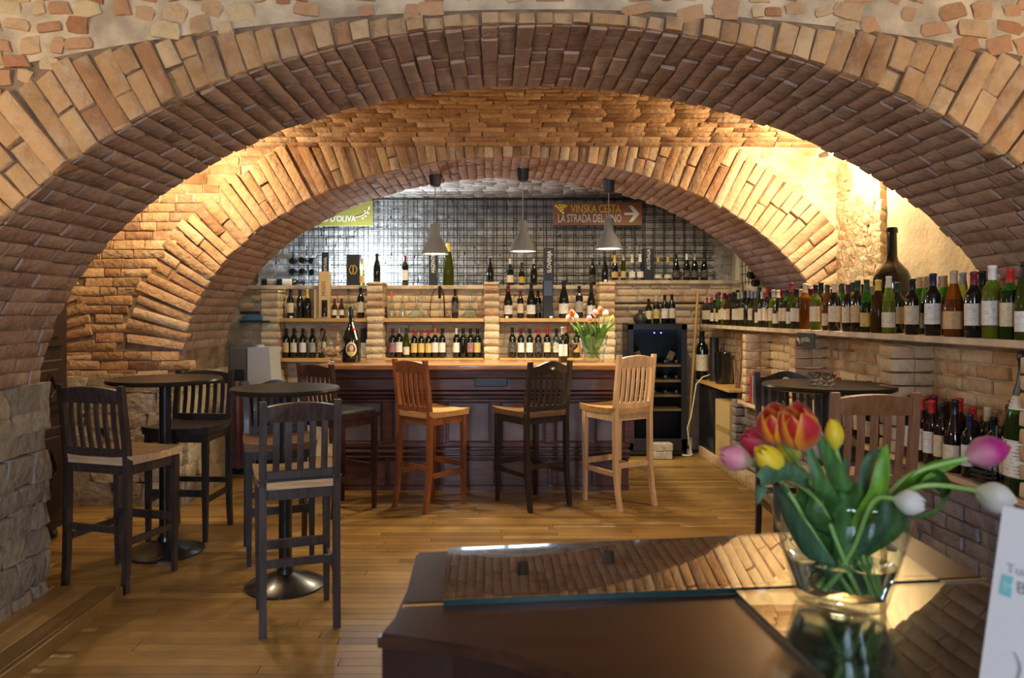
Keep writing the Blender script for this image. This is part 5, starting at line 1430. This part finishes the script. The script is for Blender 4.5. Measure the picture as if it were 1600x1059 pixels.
# foreground vase
VC = Vector((.585 * S, 1.272 * S, PZ + .0108)); VA = -radians(29)
def inv(x, y, z):          # point in the vase's own frame (scaled by S) -> world
    x, y, z = x * S, y * S, z * S
    return Vector((VC.x + x * cos(VA) - y * sin(VA), VC.y + x * sin(VA) + y * cos(VA), VC.z + z))
t = thing('glass_vase', 'oval clear glass vase of tulips on the piano', 'vase', VC, VA)
MB().lathe([(r * S, z * S) for r, z in [(0, 0), (.064, 0), (.071, .006), (.090, .075), (.118, .178), (.1172, .180), (.1156, .178), (.0876, .075), (.068, .020), (0, .018)]], 44, sy=.70).build('glass_body', THIN, t, smooth=.9)
MB().lathe([(r * S, z * S) for r, z in [(0, .0185), (.0672, .0205), (.0868, .074), (0, .074)]], 36, sy=.70).build('water', mat('water', (.95, .98, .96), .0, trans=1.0, ior=1.33), t, smooth=.6)
GRP = 'tulips in the vase on the piano'
def T(label, bpx, tpx, Y, dY, wpx, pm, foot, mid, opn=0.0, leaves=(), seed=0):
    Y *= S; dY *= S; b0 = P(bpx[0], bpx[1], Y); t0 = P(tpx[0], tpx[1], Y + dY); w = wpx / F * Y
    f = inv(*foot); m_ = [inv(*m0) for m0 in mid]
    tulip(label, b0, t0, w, pm, [f] + m_, opn, leaves, GRP, .0042, seed)
def Lf(points, w, m, side=(0, 0, 1)):
    pts = [Vector(p) for p in points]; path = []
    for i in range(len(pts) - 1):
        p0, p1, p2, p3 = pts[max(0, i - 1)], pts[i], pts[i + 1], pts[min(len(pts) - 1, i + 2)]
        for k in range(4):
            u = k / 4
            path.append(.5 * ((2 * p1) + (p2 - p0) * u + (2 * p0 - 5 * p1 + 4 * p2 - p3) * u * u + (3 * p1 - p0 - 3 * p2 + p3) * u ** 3))
    path.append(pts[-1]); return (path, w, m, Vector(side))
XS = (1, 0, 0)
T('orange-red flamed tulip, upper left of the piano bouquet', (1222, 690), (1205, 638), 1.24, -.03, 62, 'flame', (.035, .01, .03), [(.0, .01, .10), (-.04, .0, .19)], .12, [Lf([inv(.0, .02, .09), inv(-.05, .0, .19), P(1262, 748, 1.2200), P(1215, 728, 1.2000), P(1188, 722, 1.1900)], 0.0300, LEAF_B, (0, .2, 1)), Lf([P(1262, 745, 1.2000), P(1222, 738, 1.1800), P(1192, 752, 1.1700), P(1183, 788, 1.1700)], 0.0340, LEAF_B, (.5, .1, .8))], 1)
T('red-pink tulip leaning left behind the flamed ones', (1208, 706), (1160, 678), 1.29, .0, 52, 'redpink', (.03, .02, .03), [(-.01, .02, .10), (-.05, .01, .18)], .05, [], 2)
T('wide-open orange and red flamed tulip, centre of the piano bouquet', (1256, 700), (1240, 638), 1.22, -.04, 66, 'flame', (.045, -.01, .03), [(.02, .0, .10), (-.01, -.01, .18)], .14, [Lf([inv(.03, -.01, .08), inv(.0, -.02, .16), P(1290, 770, 1.2000), P(1272, 722, 1.2000), P(1262, 690, 1.2100)], 0.0280, LEAF, XS)], 3)
T('upright yellow tulip standing alone in the piano bouquet', (1306, 703), (1301, 654), 1.27, .0, 29, 'yellow', (.05, .01, .03), [(.04, .01, .10), (.01, .02, .19)], 0, [Lf([inv(.04, .01, .09), inv(.02, .02, .18), P(1318, 745, 1.2700), P(1326, 712, 1.2800)], 0.0220, LEAF_B, XS)], 4)
T('pink tulip drooping furthest left over the vase rim', (1174, 723), (1125, 707), 1.24, .0, 42, 'pink', (.02, -.015, .03), [(-.03, -.01, .10), (-.075, -.02, .178), (-.10, -.01, .205)], .0, [Lf([inv(.0, -.02, .05), inv(-.05, -.03, .10), inv(-.085, -.02, .15), inv(-.098, -.01, .18)], 0.0450, LEAF_B, (0, -.3, 1))], 5)
T('yellow tulip with split petals below the flamed pair', (1222, 738), (1184, 700), 1.20, -.01, 42, 'yellow', (.03, -.02, .03), [(.0, -.02, .10), (-.03, -.03, .175)], .05, [], 6)
T('deep yellow tulip tucked behind the two flamed tulips', (1240, 728), (1224, 668), 1.28, .0, 38, 'yellow', (.04, .02, .03), [(.01, .02, .10), (-.02, .02, .18)], .02, [], 7)
T('pale pink tulip bud with leaf beside the centre tulip', (1286, 718), (1264, 660), 1.26, .0, 30, 'pale', (.05, .0, .03), [(.03, .0, .10), (.0, .0, .18)], -.1, [Lf([inv(.03, .0, .09), inv(.01, -.01, .18), P(1320, 765, 1.2300), P(1296, 712, 1.2200), P(1275, 668, 1.2200)], 0.0340, LEAF, XS)], 8)
T('smaller white tulip hanging in front of the vase rim', (1396, 779), (1446, 791), 1.20, -.02, 40, 'white', (-.02, -.02, .03), [(.02, -.02, .10), (.05, -.03, .185)], .02, [Lf([inv(.0, -.02, .06), inv(.03, -.01, .14), P(1374, 770, 1.2200), P(1382, 720, 1.2200), P(1386, 694, 1.2300)], 0.0320, LEAF_L, XS), Lf([inv(.01, .0, .08), inv(.03, .01, .15), P(1352, 745, 1.2700), P(1362, 712, 1.2700), P(1385, 700, 1.2800)], 0.0220, LEAF_B, XS)], 9)
T('larger white tulip furthest right, above the white card', (1524, 766), (1586, 788), 1.22, -.02, 50, 'white', (-.03, .0, .03), [(.03, .0, .12), (.085, .0, .19), (.13, .0, .215)], .03, [Lf([inv(.04, .0, .14), P(1415, 765, 1.2400), P(1455, 738, 1.2400), P(1483, 770, 1.2300), P(1458, 805, 1.2200), P(1408, 812, 1.2100)], 0.0400, LEAF, (0, -.7, .7))], 10)
T('magenta tulip on a long leafy stem reaching right', (1510, 716), (1574, 696), 1.22, .0, 50, 'magenta', (-.03, .01, .03), [(.03, .01, .12), (.08, .02, .20), (.12, .02, .235)], .0, [Lf([inv(.05, .01, .15), P(1400, 770, 1.2500), P(1440, 735, 1.2400), P(1480, 722, 1.2300), P(1512, 713, 1.2200)], 0.0400, LEAF_L, (0, -.5, .8))], 11)
# loose lower leaves that belong to short-cut stems inside the vase
rr = random.Random(12)
for i in range(9):
    t = thing('tulip_leaf', 'green tulip leaf curling inside the vase, %s from its left' % ORD[i], 'leaf', (0, 0, 0), 0, 'loose tulip leaves in the vase')
    x0 = .055 - .012 * i; x1 = -.075 + .02 * i
    pts, w, m, s_ = Lf([inv(x0 * .6, rr.uniform(-.02, .02), .03), inv((x0 + x1) * .4, rr.uniform(-.025, .02), .09), inv(x1, rr.uniform(-.04, .02), .15), inv(x1 * 1.05 + rr.uniform(-.01, .01), rr.uniform(-.04, .02), .185 + rr.uniform(0, .04))], rr.uniform(.030, .044), rr.choice([LEAF, LEAF_B, LEAF]), (cos(VA), sin(VA), 0))
    link('blade', leaf_mesh(m, pts, w, s_), t)

# second bouquet on the bar
V2 = Vector(((927 - PX) / F * 6.55, 6.55, BARZ))
t = thing('glass_vase', 'oblong clear glass vase of tulips on the bar counter', 'vase', V2)
b = MB()
for lo, hi, o_ in ((.075, .118, 0), ):
    out_ = [(.080, .045, 0), (.086, .048, .02), (.100, .055, .12), (.122, .062, .235)]
    inn = [(.118, .058, .235), (.096, .051, .12), (.078, .042, .018)]
    rings = []
    for hx, hy, z in out_ + inn: rings.append([Vector((sx_ * hx, sy_ * hy, z)) for sx_, sy_ in ((-1, -1), (1, -1), (1, 1), (-1, 1), (-1, -1))])
    b.grid(rings)
bmesh.ops.remove_doubles(b.bm, verts=b.bm.verts, dist=1e-5); bmesh.ops.holes_fill(b.bm, edges=b.bm.edges, sides=4)
b.build('glass_body', THIN, t)
MB().prism([(-.083, -.043), (.083, -.043), (.083, .043), (-.083, .043)], .0185, .05).build('water', MATS['water'], t)
heads = [('orange-red tulip', 894, 489, 'flame', -.09), ('white tulip', 889, 497, 'pale', -.10), ('pinkish white tulip', 899, 495, 'white', -.08), ('pink tulip', 921, 498, 'pink', .0), ('taller pink tulip', 930, 489, 'pink', .02), ('orange tulip', 937.5, 484, 'flame', .03), ('cream white tulip', 946, 490, 'cream', .06), ('lime yellow bud', 956, 497, 'yellow', .10)]
rr = random.Random(31)
for i, (nm, px, py, pm, dx) in enumerate(heads):
    Y = 6.5 + rr.uniform(-.04, .06); c0 = P(px, py, Y)
    k = .5 if 'bud' in nm else 1.0
    ax = Vector((dx * .25, 0, .068 * (1 if k == 1 else .9)))
    foot = V2 + Vector((-dx * .5, rr.uniform(-.02, .02), .03)); mid = V2 + Vector((dx * .75, rr.uniform(-.02, .02), .20))
    top = c0 - ax * .5
    side = Vector((1, .3, 0))
    lv = []
    for s_ in (0, 1, 2):
        e = mid + Vector((dx * .8 + rr.uniform(-.06, .06), rr.uniform(-.05, .02), .10 + rr.uniform(0, .06)))
        lv.append(Lf([foot + Vector((0, 0, .04)), V2 + Vector((dx * .3, rr.uniform(-.04, .03), .12)), mid + Vector((rr.uniform(-.03, .03), -.02, .03)), e], .055, rr.choice([LEAF, LEAF_L, LEAF]), side))
    tulip('%s in the bouquet on the bar counter' % nm if i != 0 else 'orange-red tulip at left of the bouquet on the bar counter', top, top + ax, .056 * k, pm, [foot, mid], .0, lv, 'tulips in the vase on the bar', .004, 40 + i)

# ---- white card standing at right on the piano
n_ = Vector((-.88, -.475, 0)).normalized(); r_v = Vector((.475, -.88, 0)).normalized()
TL = P(1567, 790, .965)
def on_card(px, py):
    d_ = P(px, py, 1.0) - Vector((0, 0, EYE)); o_ = Vector((0, 0, EYE)); k = (TL - o_).dot(n_) / d_.dot(n_); return o_ + d_ * k
BL = on_card(1530, 1059); dn = (BL - TL).normalized(); kk = (TL.z - PZ - .011) / -dn.z; BL = TL + dn * kk
t = thing('menu_card', 'white printed card standing at the right edge of the piano', 'card', BL)
M4 = Matrix(((r_v.x, 0, n_.x, 0), (r_v.y, 0, n_.y, 0), (r_v.z, 1, n_.z, 0), (0, 0, 0, 1)))
CARD = mat('card_white', (.74, .71, .69), .55, noise=.03, nscale=3)
def q_(p): d_ = p - BL; return (d_.dot(r_v), d_.z)
tl = q_(TL)
b = MB(); b.prism([(0, 0), (.16, 0), (tl[0] + .16, tl[1]), tl], -.003, 0, M4); b.build('front_leaf', CARD, t)
b = MB(); v = [(0, -.06), (.16, -.06)]
rws = [[M4 @ Vector((0, 0, -.06)), M4 @ Vector((.16, 0, -.06))], [M4 @ Vector((tl[0], tl[1], -.004)), M4 @ Vector((tl[0] + .16, tl[1], -.004))]]
b.grid(rws); bmesh.ops.solidify(b.bm, geom=list(b.bm.faces), thickness=.002); b.build('back_leaf', CARD, t)
RM = M4.to_euler()
def card_text(s, size, m, px, py):
    p = on_card(px, py) - BL + n_ * .0006
    return text('lettering', s, size, m, t, p, RM, ext=.0002)
GREYT = mat('print_grey', (.34, .32, .33), .7)
card_text('Turist', .017, GREYT, 1573, 893)
card_text('Be', .021, mat('print_dark', (.20, .19, .21), .7), 1588, 925)
TEAL = mat('print_teal', (.22, .52, .52), .6)
p4 = [q_(on_card(*p)) for p in ((1561, 927), (1580, 934), (1584, 901), (1566, 896))]
MB().prism(p4, .0003, .0007, M4).build('teal_square', TEAL, t)
card_text('M', .016, mat('print_paleteal', (.45, .68, .68), .6), 1568, 921)
card_text(')', .04, GREYT, 1583, 1052)
t = thing('cable_coil', 'black cable coiled at the near end of the wine ledge', 'cable', (2.222, 3.42, LEDZ))
MB().tube([(.022 * cos(.7 * i), .075 * sin(.7 * i), .009 + .0022 * i) for i in range(30)], .007, 6).build('coil', mat('cable_black', (.012, .012, .013), .4), t, smooth=1)
MB().tube([(.0, -.075, .03), (-.02, -.09, .09), (-.01, -.10, .18), (.0, -.09, .28)], .0045, 6).build('lead', MATS['cable_black'], t, smooth=1)
# ---------------------------------------------------------------- lamps of the room
for (x, y, z, p), lab in zip(FRONT_LAMPS, ('warm bulb lamp on the left side of the front room', 'warm bulb lamp on the right side of the front room', 'warm bulb lamp hanging behind the camera')):
    t = thing('front_lamp', lab, 'lamp', (x, y, z))
    MB().lathe([(0, -.045), (.03, -.03), (.042, 0), (.03, .03), (0, .045)], 12).build('bulb', mat('bulb_glow', (1, .8, .5), emit=(1, .75, .4), estr=18), t, smooth=1)
    if p < 50: lamp('POINT', 'lamp_light', (0, 0, -.08), p, WARM, .07, parent=t)
    else:
        MB().lathe([(.02, -.09), (.10, -.06), (.12, .0), (.125, .0), (.105, -.065), (.02, -.096)], 20).build('lamp_bowl', mat('lamp_metal', (.2, .19, .18), .4, metal=.8), t, smooth=.6)
        tgt = Vector((x * .25, 3.05, 2.75)) - Vector((x, y, z + .06))
        lamp('SPOT', 'lamp_light', (0, 0, .06), p, WARM, .07, parent=t, rot=tgt.to_track_quat('-Z', 'Y').to_euler(), cone=1.9)
for i, (x, y, z, p) in enumerate(MID_LAMPS):
    t = thing('wall_lamp', ['small glowing lamp at left haunch of the second arch', 'small glowing lamp at right haunch of the second arch'][i], 'lamp', (x, y, z))
    MB().box((0, .1, 0), (.05, .2, .03), bev=.005).build('bracket', mat('lamp_metal', (.2, .19, .18), .4, metal=.8), t)
    MB().lathe([(0, -.045), (.03, -.03), (.042, 0), (.03, .03), (0, .045)], 12).build('bulb', mat('bulb_glow', (1, .8, .5), emit=(1, .75, .4), estr=18), t, smooth=1)
    lamp('POINT', 'lamp_light', (0, -.1, 0), p, (1, .77, .49), .06, parent=t)
# cool spotlight standing on the brick ledge behind the bar
t = thing('led_spotlight', 'small cool white spotlight on the brick ledge behind the black gift box', 'lamp', (-1.40, 8.30, LEDGE_Z))
MB().lathe([(0, 0), (.03, 0), (.03, .01), (.008, .015), (.008, .03), (0, .03)], 12).build('base', mat('lamp_metal', (.2, .19, .18), .4, metal=.8), t, smooth=.6)
MB().lathe([(0, 0), (.028, 0), (.034, .05), (.0, .05)], 14, M=Matrix.Translation((0, .0, .05)) @ Matrix.Rotation(-.5, 4, 'X')).build('lens', mat('led_glow', (.8, .9, 1), emit=(.7, .85, 1), estr=22), t, smooth=.6)
lamp('POINT', 'lamp_light', (0, .0, .17), 85, (.62, .80, 1.0), .05, parent=t)

# added fill spotlights, unseen behind the second arch, to brighten the shelves
for i, x in enumerate((-1.15, .15, 1.55)):
    t = thing('added_spotlight', 'added unseen fill spotlight behind the second arch above the %s' % ['left bay', 'middle bay', 'wine fridge'][i], 'lamp', (x, 7.02, 2.87), 0)
    tgt = Vector((x * 1.02, 8.0, 1.35)) - Vector((x, 7.02, 2.82)); q_r = tgt.to_track_quat('-Z', 'Y')
    MB().lathe([(0, .03), (.045, .03), (.045, .0), (0, .0)], 14).build('base', mat('lamp_metal', (.2, .19, .18), .4, metal=.8), t, smooth=.6)
    MB().lathe([(0, .02), (.025, .02), (.032, -.05), (0, -.046)], 14, M=q_r.to_matrix().to_4x4()).build('head', mat('lamp_metal', (.2, .19, .18)), t, smooth=.6)
    lamp('SPOT', 'lamp_light', tgt.normalized() * .07, 48, (1, .78, .44), .04, parent=t, rot=q_r.to_euler(), cone=1.9)
